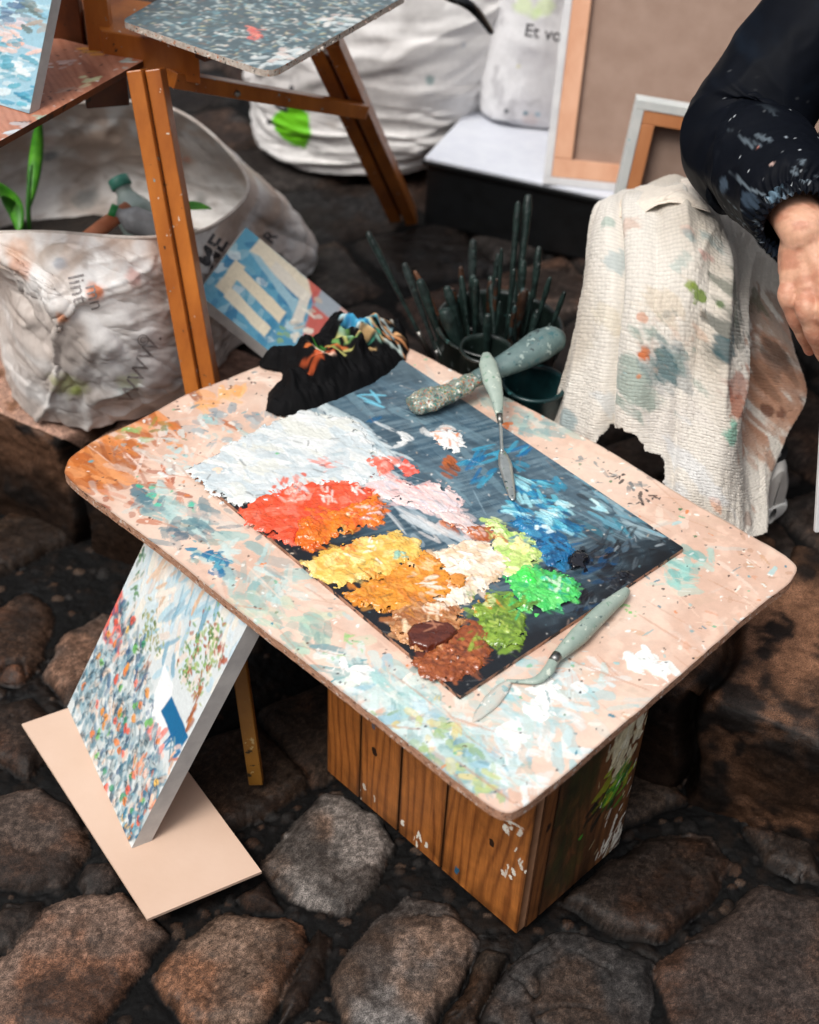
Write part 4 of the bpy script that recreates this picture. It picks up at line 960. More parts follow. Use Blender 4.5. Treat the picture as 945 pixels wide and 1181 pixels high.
# ================================================================== WOOD STRUT UNDER THE BOARD
M_easel = smat('varnished_orange_wood', (150, 80, 26), (190, 112, 42), rough=.38, scale=18, stretch=(1, 1, .25), bump=.25, bscale=120, specks=[(214, 206, 190), (74, 50, 34), (120, 150, 150)], speck_t=.67, speck_scale=55, coat=.2)
M_easel_d = smat('dark_brown_wood', (70, 34, 14), (104, 54, 22), rough=.45, scale=18, bump=.25, specks=[(40, 26, 18)], speck_t=.6)
M_ochre = smat('ochre_wood', (120, 80, 24), (150, 104, 40), rough=.5, scale=14, bump=.2, specks=[(190, 170, 120), (50, 40, 26)], speck_t=.63)
st = bar('wooden_strut', W(296, 902, 0.004), W(296, 902, 0.004) + (W(268, 705, .26) - W(296, 902, 0.004)) * 1.08, .017, .012, M_ochre, up=(0, 1, 0))
tag(st, 'narrow ochre wooden strut standing in the shade under the board behind the village painting', 'wooden strut')

# ================================================================== EASEL
ez = empty('field_easel', W(250, 70, .6), 'orange varnished wooden folding easel on splayed legs with its tray pulled out', 'easel')
fl_b, fl_t = W(252, 545, KZ + .002), W(169, 80, .635)
ldir = (fl_t - fl_b); sidev = np.array([1, 0.25, 0]); sidev /= np.linalg.norm(sidev)
leg = bpy.data.objects.new('leg', None)
def make_leg(b, t, sdv, gap, wd, th, nm='leg'):
    L_ = bar(nm, b + sdv * gap, t + sdv * gap, wd, th, M_easel, ez, up=(0, 1, .2))
    r2 = bar('rail', b + (t - b) * .02 - sdv * gap, t - sdv * gap, wd, th * 1.15, M_easel, None, up=(0, 1, .2))
    r2.data.transform(Matrix.Translation(-ez.location)); r2.parent = L_
    sp = bar('slot', b + (t - b) * .05, t - (t - b) * .1, gap * 2 - wd * .8, th * .55, M_easel_d, None, up=(0, 1, .2))
    sp.data.transform(Matrix.Translation(-ez.location)); sp.parent = L_
    return L_
make_leg(fl_b, fl_t, sidev, .0108, .0190, .026)
rb, rt = W(466, 250, KZ + .002), W(372, 42, .60)
make_leg(rb, rt, np.array([1., 0, 0]), .013, .020, .03)
# hidden third leg further left
bar('leg', W(20, 60, KZ), W(60, 20, .60), .03, .025, M_easel, ez, up=(0, 1, .2))
# brace between the legs
ba, bb_ = D(196, 90, 1.66), D(418, 128, 1.90)
brc = bar('brace', ba, bb_, .024, .02, M_easel, ez)
M_metal = smat('dull_steel', (120, 120, 120), (160, 158, 150), rough=.4, metal=1.0, bump=.1)
def bolt(P, nrm, r_=.006, parent=None):
    nrm = np.asarray(nrm, float); nrm /= np.linalg.norm(nrm)
    o = tube_obj('bolt', [P, P + nrm * .003, P + nrm * .005], [r_, r_, r_ * .6], M_metal, parent, 12)
    return o
toeye = EYE - D(178, 88, 1.66); toeye /= np.linalg.norm(toeye)
bolt(D(178, 86, 1.64) + toeye * .02, toeye, .006, ez); bolt(D(273, 108, 1.735) + toeye * .016, toeye, .0045, ez)
# tray (thin plywood, paint-smudged) with its painted top
zt = .62
tq = [W(167, 69, zt), W(-40, 185, zt), W(-120, 60, zt), W(60, 42, zt)]
lo = np.min(tq, 0)[:2] - .002; hi = np.max(tq, 0)[:2] + .002
tc_ = Canvas(lo[0], hi[0], lo[1], hi[1], .0018, (170, 104, 78))
tc_.rgb[:] = wood_rgb(tc_.Y * .6 + tc_.X, tc_.X - tc_.Y, 21, (160, 98, 72), (190, 130, 104), (132, 78, 58))
def qt(x, y): return tuple(W(x, y, zt)[:2])
for p, cc in (((100, 92), (214, 216, 170)), ((75, 75), (220, 190, 180)), ((145, 70), (190, 206, 200)), ((60, 135), (170, 200, 180)), ((20, 150), (200, 206, 210)), ((108, 60), (226, 160, 60)), ((80, 105), (200, 160, 140)), ((40, 160), (200, 206, 90))):
    tc_.scatter([qt(*p)], 6, [cc, tuple(int(v * .9) for v in cc)], (.004, .014), (.002, .005), .6, 1, .008, (.5, .9), .0003, .3)
tc_.scatter(None, 90, [(220, 214, 206), (90, 60, 50), (60, 40, 34)], (.001, .004), (.0008, .002), 0, 3, None, (.6, 1), 0, 0, poly=[p[:2] for p in tq])
M_tray = vmat('smudged_plywood', rough=.45, bump=.2, rattr=False, vary=.12)
slab_obj('tray', tc_, round_poly([p[:2] for p in tq], .006, 4), [M_tray, M_easel_d], ez, np.array([0, 0, zt]), np.array([1., 0, 0]), np.array([0, 1., 0]), np.array([0, 0, 1.]), .008)
# box body under and beside the tray
def pbox(nm, a, b, c_, h, mat, par):
    a, b, c_ = [np.asarray(v, float) for v in (a, b, c_)]
    return box_mesh(nm, a, b - a, c_ - a, (0, 0, h), mat, par, .002)
pbox('drawer_box', W(150, 122, .565), W(100, 126, .565), W(140, 78, .565), .045, M_easel_d, ez)
pbox('side_panel', W(122, 80, .60), W(232, 98, .60), W(80, 30, .60), .05, M_easel, ez)
bar('upright', W(120, 74, .60), W(120, 74, .60) + np.array([-.01, .03, .28]), .03, .02, M_easel, ez, up=(0, 1, 0))
bar('upright', W(82, 60, .60), W(82, 60, .60) + np.array([-.01, .03, .28]), .04, .02, M_easel_d, ez, up=(0, 1, 0))
# the speckled palette laid on the easel
zs = .68
sq = [W(140, 24, zs), W(312, 84, zs), W(470, -6, zs), W(300, -70, zs)]
sout = round_poly([p[:2] for p in sq], [.012, .022, .012, .012], 6)
lo = sout.min(0) - .002; hi = sout.max(0) + .002
sc_ = Canvas(lo[0], hi[0], lo[1], hi[1], .0014, (60, 74, 80))
sc_.scatter(None, 520, [(40, 50, 56), (84, 104, 110), (150, 170, 172), (60, 90, 100), (110, 130, 132), (70, 78, 70), (30, 36, 40), (180, 190, 186)], (.005, .014), (.0015, .004), .3, 2.8, None, (.5, 1), .0004, .3, poly=sout)
sc_.scatter(None, 1300, [(200, 206, 200), (226, 226, 220), (60, 110, 130), (190, 180, 140), (30, 34, 38), (214, 196, 180), (120, 90, 70), (100, 150, 160)], (.0015, .006), (.0007, .0022), .3, 3, None, (.7, 1), .0006, .1, poly=sout)
for p in ((288, 35), (298, 42)): sc_.scatter([tuple(W(*p, zs)[:2])], 8, [(226, 84, 66), (236, 120, 96)], (.003, .009), (.0015, .004), .4, 2, .006, (.9, 1), .001, .1)
for p in ((320, 70), (345, 60), (400, 30), (300, 70), (380, 22)): sc_.scatter([tuple(W(*p, zs)[:2])], 12, [(230, 226, 220), (214, 190, 180), (206, 214, 214)], (.004, .014), (.002, .005), .5, 2, .012, (.6, 1), .0008, .1)
sp_o = empty('speckled_palette', W(300, 10, zs - .01), 'thin palette crusted with grey, blue and white speckles, resting flat on the easel', 'palette')
sc_.rgb[:] = blur(sc_.rgb, 1) * .75 + .25 * lin((150, 168, 172))
M_pedge2 = smat('flaking_white_edge', (214, 206, 196), (176, 160, 146), rough=.6, scale=140, bump=.6, bscale=300, specks=[(60, 60, 60), (190, 110, 60)], speck_t=.6, speck_scale=200)
slab_obj('palette_board', sc_, sout, [M_pal, M_pedge2], sp_o, np.array([0, 0, zs]), np.array([1., 0, 0]), np.array([0, 1., 0]), np.array([0, 0, 1.]), .008)
for k in range(9):   # dried drips along its lower rim
    t_ = random.random(); P_ = sq[1] * (1 - t_) + (sq[0] if k % 3 == 0 else sq[2]) * t_
    tube_obj('paint_drip', [P_ + [0, 0, -.004], P_ + [random.uniform(-.003, .003), -.001, -.008]], [.0028, .0018], M_pedge2, sp_o, 6)
# drips: support bar beneath palette
bar('palette_support', W(230, 60, .655), W(420, 0, .655), .02, .02, M_easel_d, ez)

# ================================================================== SMALL PAINTING ON THE TRAY (top left)
b0_ = W(-70, 100, zt + .001); b1_ = W(34, 131, zt + .001)
t1 = D(72, 0, b1_[1] + .05)
U, V_, Nn, w2, h2 = rect_plane(b0_, b1_, b0_ + (t1 - b1_), None); h2 = .30
tp = empty('seascape_painting', (b0_ + b1_) / 2, 'pale blue seascape painting with a pink streak, propped upright on the easel tray', 'painting')
cv = Canvas(0, w2, 0, h2, .0014, (150, 190, 206))
cv.scatter(None, 220, [(150, 196, 212), (196, 216, 222), (214, 226, 228), (110, 164, 188), (130, 150, 160), (180, 206, 214)], (.008, .022), (.002, .005), .1, .7, None, (.5, 1), .0006, .3, poly=[(0, 0), (w2, 0), (w2, h2), (0, h2)])
T = lambda x, y: to_uv(x, y, b0_, U, V_, Nn)
for p, cc in (((20, 35), [(230, 190, 176), (226, 170, 150), (206, 196, 200)]), ((10, 40), [(224, 196, 186)]), ((15, 10), [(120, 140, 160), (90, 120, 150)]), ((40, 15), [(110, 130, 130), (170, 160, 150)]), ((30, 110), [(60, 140, 170), (90, 170, 190)]), ((10, 75), [(90, 160, 180)])):
    cv.scatter([T(*p)], 10, cc, (.006, .016), (.0015, .004), .1, .8, .012, (.6, 1), .0006, .2)
slab_obj('canvas', cv, [(0, 0), (w2, 0), (w2, h2), (0, h2)], [M_canvas_paint, M_cedge], tp, b0_, U, V_, Nn, .016)

# ================================================================== BLUE PAINTING BEHIND THE BOARD
A = W(228, 338, .30); A = D(228, 338, 1.585); B_ = D(306, 412, 1.555); C_ = D(284, 262, 1.71)
U, V_, Nn, w3, h3 = rect_plane(A, C_, B_, None); B_ = A
# B_ = bottom corner, u to the left corner, v to the back right
rtx = to_uv(426, 366, B_, U, V_, Nn)[1]
h3 = rtx; print('blue', w3, h3, A + V_ * h3, proj(A + V_ * h3), proj(A + V_ * h3 + U * w3))
bp_ = empty('blue_arch_painting', B_, 'small canvas painted with a cream arch on blue, leaning between sack and board', 'painting')
cv = Canvas(0, w3, 0, h3, .0011, (92, 156, 184))
T = lambda x, y: to_uv(x, y, B_, U, V_, Nn)
full = [(0, 0), (w3, 0), (w3, h3), (0, h3)]
cv.scatter(None, 130, [(60, 132, 168), (110, 166, 188), (160, 196, 206), (50, 116, 156), (206, 218, 220)], (.008, .018), (.004, .009), .5, 2, None, (.4, .9), .0003, .2, poly=full)
for P_, cc in (([(300, 275), (365, 330), (355, 350), (288, 290)], (226, 214, 190)), ([(248, 330), (272, 300), (283, 308), (262, 342)], (222, 208, 180)), ([(280, 310), (330, 360), (322, 372), (272, 322)], (228, 214, 186)), ([(266, 330), (312, 378), (305, 388), (258, 342)], (230, 218, 192)), ([(318, 300), (358, 340), (350, 372), (336, 372), (345, 345), (310, 312)], (214, 208, 196)), ([(288, 290), (300, 296), (344, 350), (338, 360)], (150, 186, 200))):
    cv.fill([T(*p) for p in P_], cc, .0015, .95, 60, .002, 7)
cv.fill([T(350, 300), T(440, 370), T(430, 420), T(340, 410), T(362, 350)], (196, 90, 76), .003, .95, 60, .003, 8)
cv.fill([T(375, 325), T(400, 345), T(385, 372), T(362, 352)], (150, 170, 180), .003, .9, 60, .002, 9)
cv.fill([T(395, 352), T(440, 370), T(430, 420), T(385, 378)], (206, 170, 160), .003, .9, 60, .002, 9)
cv.scatter([T(360, 355), T(350, 380)], 14, [(200, 206, 196), (226, 220, 206), (190, 176, 160)], (.006, .012), (.002, .005), .5, 2, .01, (.5, .9), .0003)
cv.scatter([T(325, 385)], 5, [(140, 170, 110)], (.004, .008), (.002, .005), .5, 2, .005, (.5, .9), .0003)
slab_obj('canvas', cv, full, [M_canvas_paint, M_cedge], bp_, B_, U, V_, Nn, .022)

# ================================================================== CLOTH HELPERS
def wrinkle(P, amp, fu, fv, seed, closed=False, ang=0.0, sharp=1.6):
    ny, nx = P.shape[:2]
    L = np.linalg.norm(np.diff(P, axis=1), axis=-1).sum(1).mean(); Hh = np.linalg.norm(np.diff(P, axis=0), axis=-1).sum(0).mean()
    u = np.linspace(0, L, nx)[None, :]; v = np.linspace(0, Hh, ny)[:, None]
    c, s = math.cos(ang), math.sin(ang)
    a = (u * c + v * s) * fu; b = (-u * s + v * c) * fv
    wx = fbm(a * .6 + 3, b * .6, seed + 2, 3) * 2.2
    r = 1 - np.abs(2 * fbm(a + wx, b + wx * .5, seed, 4) - 1)
    r = r ** sharp
    d = (r - r.mean()) * amp
    if closed:
        k = max(2, nx // 12); t = np.linspace(0, 1, k)[None, :]
        d[:, -k:] = d[:, -k:] * (1 - t) + d[:, :1] * t
    return P + normals(P, closed) * d[..., None]

def sack_cols(P, base, dark, seed, sc=14):
    n1 = fbm((P[..., 0] + P[..., 1] * .7) * sc, P[..., 2] * sc, seed, 5); n2 = fbm((P[..., 0] - P[..., 1]) * sc * 4, P[..., 2] * sc * 4, seed + 1, 4)
    rgb = mix(np.broadcast_to(lin(base), P.shape), np.broadcast_to(lin(dark), P.shape), sm(.42, .72, n1) * .8)
    return mix(rgb, np.broadcast_to(lin(dark) * .7, P.shape), sm(.58, .75, n2) * .5)
M_sack = vmat('woven_plastic_sack', rough=.55, bump=.35, bscale=500, dist=.0006, vary=.07, vscale=120, spec=.35)
M_ink = smat('faded_black_print', (44, 44, 50), (96, 94, 98), rough=.6, scale=200, bump=0)
M_inkf = smat('very_faded_print', (120, 114, 114), (176, 168, 164), rough=.6, scale=200, bump=0)

# ================================================================== LEFT SACK
r0 = [D(-70, 262, 1.58), D(60, 268, 1.54), D(175, 274, 1.55), D(250, 258, 1.70), D(300, 190, 1.86), D(200, 126, 2.02), D(70, 120, 2.06), D(-70, 150, 1.95), D(-140, 210, 1.76)]
r0[4] = D(285, 205, 1.88)
r1 = [D(16, 325, 1.52), D(70, 340, 1.45), D(190, 350, 1.54), D(280, 330, 1.80), D(362, 292, 1.98), D(300, 240, 2.08), D(90, 200, 2.16), D(-60, 230, 2.0), D(-40, 285, 1.74)]
r2 = [D(30, 400, 1.51), D(90, 420, 1.46), D(200, 420, 1.53), D(270, 385, 1.76), D(335, 345, 1.92), D(300, 290, 2.02), D(110, 270, 2.08), D(-20, 300, 1.98), D(-6, 350, 1.70)]
bz = KZ + .008
r3 = [W(40, 478, bz), W(110, 494, bz), W(200, 470, bz), W(265, 405, bz), W(325, 350, bz), W(290, 320, bz), W(120, 310, bz), W(10, 330, bz), W(8, 420, bz)]
P = surf(np.array([r0, r1, r2, r3]), 420, 260, True)
P0_ = P.copy(); P = wrinkle(P, .020, 1.6, 4.5, 301, True, .35, 2.2); P = wrinkle(P, .009, 3, 8, 302, True, .6, 5); P = wrinkle(P, -.008, 4, 9, 303, True, -.5, 7); P = wrinkle(P, .003, 12, 20, 304, True, .2, 4)
_w = sm(0, .14, np.linspace(0, 1, P.shape[0]))[:, None, None]; P = P0_ * (1 - _w) + P * _w
P[..., 2] = np.maximum(P[..., 2], KZ + .004)
rgb = sack_cols(P, (230, 227, 224), (186, 172, 162), 401)
dn = fbm(P[..., 0] * 30, P[..., 2] * 30, 55, 4)
top = np.linspace(0, 1, P.shape[0])[:, None]
rgb = mix(rgb, np.broadcast_to(lin((190, 160, 138)), rgb.shape), sm(.42, .1, top) * sm(.35, .6, dn) * .6)
for (x, y, r_, c_, a_) in ((115, 338, .012, (214, 120, 70), .9), (66, 370, .008, (206, 130, 80), .8), (85, 448, .022, (186, 196, 110), .5), (150, 445, .014, (190, 200, 130), .45), (92, 455, .008, (160, 180, 60), .6), (15, 285, .018, (206, 150, 110), .5), (60, 285, .02, (150, 120, 90), .5), (160, 315, .012, (196, 110, 90), .5), (135, 280, .02, (120, 84, 60), .5), (150, 460, .02, (190, 206, 206), .5), (60, 255, .02, (100, 90, 80), .3), (70, 310, .008, (110, 130, 150), .5), (180, 340, .03, (150, 130, 116), .4), (225, 310, .02, (90, 84, 80), .4), (95, 290, .014, (120, 96, 76), .5), (30, 300, .014, (190, 120, 80), .5)):
    stain(P, rgb, x, y, r_ * 1.4, c_, a_, int(x))
# inner back wall: dirt and teal specks
for (x, y, r_, c_, a_) in ((60, 185, .02, (90, 110, 120), .6), (100, 222, .03, (60, 90, 100), .5), (80, 200, .05, (150, 130, 116), .5), (212, 190, .012, (206, 130, 100), .6), (165, 175, .04, (150, 140, 130), .4), (230, 240, .02, (100, 110, 110), .5)):
    stain(P, rgb, x, y, r_, c_, a_, int(x) + 3)
sack = empty('rubble_sack', r3[1], 'big open dirty white woven sack with faded print, holding plants and bottles', 'sack')
so1 = grid_obj('sack_body', P, M_sack, sack, rgb, None, True, thick=.0015)
hem = tube_obj('rim_hem', np.concatenate([P[0], P[0][:1]])[::3], np.full(len(np.concatenate([P[0], P[0][:1]])[::3]), .0028), smat('sack_hem', (206, 198, 190), (170, 156, 146), rough=.6), sack, 8)
bfill = raw_mesh('sack_bottom', np.concatenate([P[150], P[150].mean(0)[None]]), [(i, (i + 1) % 420, 420) for i in range(420)], smat('dark_sack_fill', (20, 14, 10), (44, 34, 26), rough=.9, scale=40, bump=.8, bscale=80, dist=.01), sack)  # dark sheet closing off the inside of the sack partway down
bpy.context.view_layer.update()
decal_text(so1, 'lint', 78, 318, 27, -1.35, M_inkf, parent=sack)
decal_text(so1, 'mn', 98, 330, 24, -1.3, M_inkf, parent=sack)
decal_text(so1, '\u00a9', 158, 398, 18, -.1, M_inkf, parent=sack)
decal_text(so1, 'WWW.', 152, 468, 26, 1.15, M_inkf, parent=sack)
decal_text(so1, 'ME', 243, 312, 30, 1.0, M_ink, parent=sack, bold=.02)
decal_text(so1, 'R', 313, 282, 20, .9, M_ink, parent=sack, bold=.02)

# --- things inside the sack
M_leaf = smat('fresh_green_leaf', (50, 120, 24), (90, 160, 40), rough=.4, scale=40, bump=.2, spec=.5)
M_leafd = smat('deep_green_leaf', (30, 84, 24), (60, 120, 36), rough=.45, scale=40, bump=.2)
def leaf(nm, a, b, wdt, side, mat, par, bend=.02):
    a, b, side = [np.asarray(v, float) for v in (a, b, side)]
    n_ = 14; t = np.linspace(0, 1, n_)
    mid = a[None] * (1 - t[:, None]) + b[None] * t[:, None]; up_ = np.cross(b - a, side); up_ /= np.linalg.norm(up_)
    mid = mid + up_[None] * (bend * np.sin(t * np.pi))[:, None]
    wv = wdt * np.sin(np.pi * np.clip(t * .93 + .05, 0, 1)) ** .8
    s = side / np.linalg.norm(side)
    G = np.stack([mid - s * wv[:, None], mid - s * wv[:, None] * .5 - up_ * .002, mid - up_ * .004, mid + s * wv[:, None] * .5 - up_ * .002, mid + s * wv[:, None]], 1)
    o = grid_obj(nm, G, mat, par, thick=.0008); return o
plant = empty('young_plant', D(30, 268, 1.80), 'green plant with long upright leaves growing up inside the dirty white sack', 'plant')
tube_obj('stem', [D(34, 275, 1.80), D(33, 230, 1.80), D(36, 190, 1.82)], [.004, .0035, .003], M_leafd, plant, 8, 10)
leaf('leaf', D(34, 240, 1.80), D(46, 128, 1.86), .010, (1, .2, 0), M_leaf, plant)
leaf('leaf', D(22, 268, 1.78), D(-14, 205, 1.80), .016, (1, -.3, .3), M_leaf, plant)
leaf('leaf', D(28, 270, 1.79), D(2, 225, 1.78), .010, (1, .3, 0), M_leafd, plant)
lf = leaf('loose_leaf', D(205, 240, 1.75), D(243, 240, 1.72), .008, (0, 1, .4), M_leaf, None, .006)
tag(lf, 'small bright green leaf lying in the sack just right of the easel leg', 'leaf')
def bottle(name, base, top, r_, capcol, glass, label, lab2):
    base, top = np.asarray(base), np.asarray(top); ax = top - base
    e = empty(name, base, label, 'bottle')
    f = lambda t: base + ax * t
    tube_obj('bottle_body', [f(0), f(.02), f(.3), f(.62), f(.78), f(.86), f(.98)], [r_ * .9, r_, r_, r_, r_ * .6, r_ * .42, r_ * .42], glass, e, 20, 40)
    tube_obj('cap', [f(.93), f(.94), f(1.05), f(1.06)], [r_ * .52, r_ * .56, r_ * .54, r_ * .45], capcol, e, 20)
    return e
M_pet = smat('cloudy_plastic_bottle', (150, 170, 160), (180, 194, 186), rough=.25, bump=.1, spec=.6)
M_capt = smat('teal_cap', (60, 130, 112), (76, 146, 126), rough=.4, bump=.1); M_capg = smat('green_cap', (40, 140, 70), (56, 156, 84), rough=.4, bump=.1)
bottle('plastic_bottle', D(182, 300, 1.74), D(138, 210, 1.80), .028, M_capt, M_pet, 'cloudy plastic bottle with teal cap leaning in the sack behind the easel leg', None)
bottle('plastic_bottle', D(190, 268, 1.70), D(130, 244, 1.70), .019, M_capg, smat('grey_plastic', (150, 150, 150), (190, 190, 190), rough=.3), 'small bottle with bright green cap lying in the sack below the teal capped bottle', None)
t_ = tube_obj('terracotta_tube', [D(88, 285, 1.66), D(118, 262, 1.68), D(148, 240, 1.72)], [.010, .0105, .010], smat('terracotta_orange', (186, 104, 66), (206, 130, 90), rough=.6), None, 14)
tag(t_, 'short terracotta orange tube lying inside the sack beneath the green capped bottle', 'tube')

# ================================================================== WHITE BAG WITH GREEN PRINT
cb = W(425, 190, KZ); cb = cb + np.array([.0, .10, 0])
def ringrows(rows, nt_, rot=0.0):
    out = []
    th = np.linspace(0, 2 * np.pi, nt_, endpoint=False)
    for (x, y, z, rx, ry, e) in rows:
        cx_, sx_ = np.cos(th), np.sin(th)
        X = np.sign(cx_) * np.abs(cx_) ** e * rx; Y = np.sign(sx_) * np.abs(sx_) ** e * ry
        out.append(np.stack([x + X * math.cos(rot) - Y * math.sin(rot), y + X * math.sin(rot) + Y * math.cos(rot), np.full(nt_, z)], -1))
    return np.array(out)
cx, cy = cb[0], cb[1]
P = surf(ringrows([(cx - .03, cy + .02, KZ + .004, .165, .15, .85), (cx - .02, cy + .02, KZ + .03, .20, .19, .85), (cx, cy + .03, KZ + .12, .228, .21, .8), (cx + .02, cy + .04, KZ + .25, .245, .22, .8), (cx + .02, cy + .05, KZ + .40, .25, .22, .8), (cx + .01, cy + .06, KZ + .52, .20, .17, .8), (cx, cy + .06, KZ + .60, .09, .07, .9), (cx, cy + .06, KZ + .61, .01, .01, 1)], 24), 460, 300, True)
P = wrinkle(P, .018, 2.2, 9, 311, True, .15, 1.3); P = wrinkle(P, .012, 4, 9, 312, True, .3, 5); P = wrinkle(P, -.008, 5, 14, 313, True, -.1, 6)
P[..., 2] = np.maximum(P[..., 2], KZ + .003)
rgb = sack_cols(P, (232, 230, 228), (206, 202, 200), 402, 6)
for (x, y, r_, c_, a_) in ((500, 97, .010, (120, 150, 150), .8), (540, 55, .008, (110, 130, 150), .6), (380, 150, .012, (200, 190, 180), .4)):
    stain(P, rgb, x, y, r_, c_, a_, int(x))
# green leaf-shaped print
a1, b1 = proj(P.reshape(-1, 3)); dep = (P.reshape(-1, 3) - EYE) @ FW
lp = [(308, 148), (318, 130), (340, 120), (357, 132), (359, 158), (348, 178), (334, 184), (326, 200), (312, 184), (306, 166)]
dd_ = pdist(a1 + (fbm(a1 / 9, b1 / 9, 3) - .5) * 5, b1, lp)[0].reshape(P.shape[:2])
front = (dep < (np.array([cx, cy + .05, KZ + .3]) - EYE) @ FW).reshape(P.shape[:2])
rgb = mix(rgb, np.broadcast_to(lin((110, 196, 30)), rgb.shape), sm(-.6, 1.5, dd_) * front)
bag = empty('green_print_bag', (cx, cy, KZ), 'bulging white plastic bag with a bright green leaf print, standing behind the easel', 'bag')
bg_ = grid_obj('bag_body', P, M_sack, bag, rgb, None, True)
bpy.context.view_layer.update()
decal_text(bg_, 'd', 312, 124, 44, -.25, M_ink, parent=bag, bold=.01)
decal_text(bg_, '.', 306, 142, 40, -.2, M_ink, parent=bag, bold=.02)

# ================================================================== LOW BOX WITH WHITE TOP
ztb = .275
c0 = W(490, 181, ztb); c1 = W(640, 214, ztb); dirx = (c1 - c0); dirx /= np.linalg.norm(dirx); diry = np.array([-dirx[1], dirx[0], 0])
M_blk = smat('black_plastic', (10, 11, 12), (18, 20, 22), rough=.4, bump=.15); M_wht = smat('glossy_white_top', (214, 218, 226), (206, 210, 220), rough=.3, bump=.05)
lb = empty('storage_box', c0 + dirx * .3 - [0, 0, ztb - KZ], 'low black box with a white top, carrying the lettered bag and the large canvas', 'box')
box_mesh('box_body', np.array([*(c0 + dirx * .003 + diry * .003)[:2], KZ - .01]), dirx * .75, diry * .42, (0, 0, ztb - KZ), M_blk, lb, .004)
box_mesh('lid', c0 - [0, 0, .0] + [0, 0, -.0085], dirx * .756, diry * .43, (0, 0, .0085), M_wht, lb, .002)
box_mesh('lid_trim', c0 - dirx * .004 - diry * .004 - [0, 0, .0135], dirx * .764, diry * .438, (0, 0, .008), M_blk, lb, .002)

# ================================================================== LETTERED BAG
bc0 = W(606, 150, ztb); cx, cy = bc0[0] + .02, bc0[1] + .06
P = surf(ringrows([(cx + .01, cy, ztb + .002, .085, .05, .8), (cx + .0, cy, ztb + .02, .10, .065, .8), (cx - .01, cy + .01, ztb + .10, .092, .07, .75), (cx, cy + .03, ztb + .20, .095, .07, .75), (cx, cy + .05, ztb + .32, .10, .06, .75), (cx, cy + .06, ztb + .40, .09, .02, .8), (cx, cy + .06, ztb + .41, .085, .004, 1)], 24), 300, 240, True)
P = wrinkle(P, .006, 8, 6, 321, True, .4); P = wrinkle(P, .005, 12, 8, 322, True, -.4, 5); P[..., 2] = np.maximum(P[..., 2], ztb + .001)
rgb = sack_cols(P, (226, 226, 228), (196, 194, 198), 403, 10)
for (x, y, r_, c_, a_) in ((604, 136, .007, (30, 110, 130), 1), (582, 134, .006, (40, 50, 60), .9), (618, 138, .006, (110, 160, 180), .8), (600, 10, .02, (206, 226, 160), .6), (630, 12, .02, (206, 226, 160), .6), (615, 22, .014, (200, 226, 150), .6), (596, 82, .005, (196, 190, 120), .6), (610, 145, .02, (200, 180, 176), .5)):
    stain(P, rgb, x, y, r_, c_, a_, int(x))
lbag = empty('lettered_bag', (cx, cy, ztb), 'small white bag with dark lettering, standing left of the large canvas', 'bag')
lbo = grid_obj('bag_body', P, M_sack, lbag, rgb, None, True)
bpy.context.view_layer.update()
decal_text(lbo, 'Et vo', 604, 41, 21, -.16, M_ink, parent=lbag, bold=.01)

# ================================================================== STRETCHED CANVASES SEEN FROM BEHIND
M_strw = smat('pale_pine_bar', (206, 150, 116), (222, 172, 140), rough=.6, scale=20, stretch=(1, 1, .2), bump=.2)
M_strw2 = smat('orange_pine_bar', (186, 116, 70), (204, 138, 92), rough=.6, scale=20, stretch=(1, 1, .2), bump=.2)
M_back = smat('raw_canvas_back', (160, 136, 122), (150, 126, 112), rough=.9, scale=30, bump=.5, bscale=700, dist=.0005, spec=.1)
M_white = smat('white_primed_canvas', (214, 214, 214), (196, 196, 198), rough=.7, scale=25, bump=.3, bscale=600, spec=.25)
M_pale = smat('white_canvas_with_teal_rubs', (216, 216, 212), (200, 204, 202), rough=.7, scale=25, bump=.3, bscale=600, spec=.25, specks=[(120, 176, 176), (150, 190, 186)], speck_t=.62, speck_scale=30)
def back_canvas(name, O, U, V_, Nn, w_, h_, edge, barw, mbar, medge, label, th=.02, group=None):
    """rim of folded canvas, four stretcher bars, raw cloth in the middle; O bottom-left, Nn towards the viewer"""
    e = empty(name, O + U * w_ / 2, label, 'canvas', group)
    pr = .002
    fr = O - Nn * th
    # canvas wrap: four strips making the outer rim
    def strip(nm, o_, a_, b_, th_, mt, par=e, bev=.0012): return box_mesh(nm, o_, a_, b_, Nn * th_, mt, par, bev)
    wrap = strip('canvas_wrap', fr, U * w_, V_ * edge, th, medge)
    for (o_, a_, b_) in ((fr + V_ * (h_ - edge), U * w_, V_ * edge), (fr + V_ * edge, U * edge, V_ * (h_ - 2 * edge)), (fr + V_ * edge + U * (w_ - edge), U * edge, V_ * (h_ - 2 * edge))):
        strip('canvas_wrap', o_, a_, b_, th, medge)
    i0 = fr + U * (edge + .0003) + V_ * (edge + .0003); wi, hi_ = w_ - 2 * edge - .0006, h_ - 2 * edge - .0006
    for (o_, a_, b_) in ((i0, U * wi, V_ * barw), (i0 + V_ * (hi_ - barw), U * wi, V_ * barw), (i0 + V_ * (barw + .0004), U * barw, V_ * (hi_ - 2 * barw - .0008)), (i0 + U * (wi - barw) + V_ * (barw + .0004), U * barw, V_ * (hi_ - 2 * barw - .0008))):
        strip('stretcher_bar', o_, a_, b_, th - .0015, mbar)
    strip('canvas_back', i0 + U * barw + V_ * barw + Nn * .001, U * (wi - 2 * barw), V_ * (hi_ - 2 * barw), .002, M_back, bev=0)
    return e
O = W(626, 212, ztb + .001); O2 = W(725, 222, ztb + .001)
U = O2 - O; U /= np.linalg.norm(U)
Tp = D(664, 0, O[1] + .13)
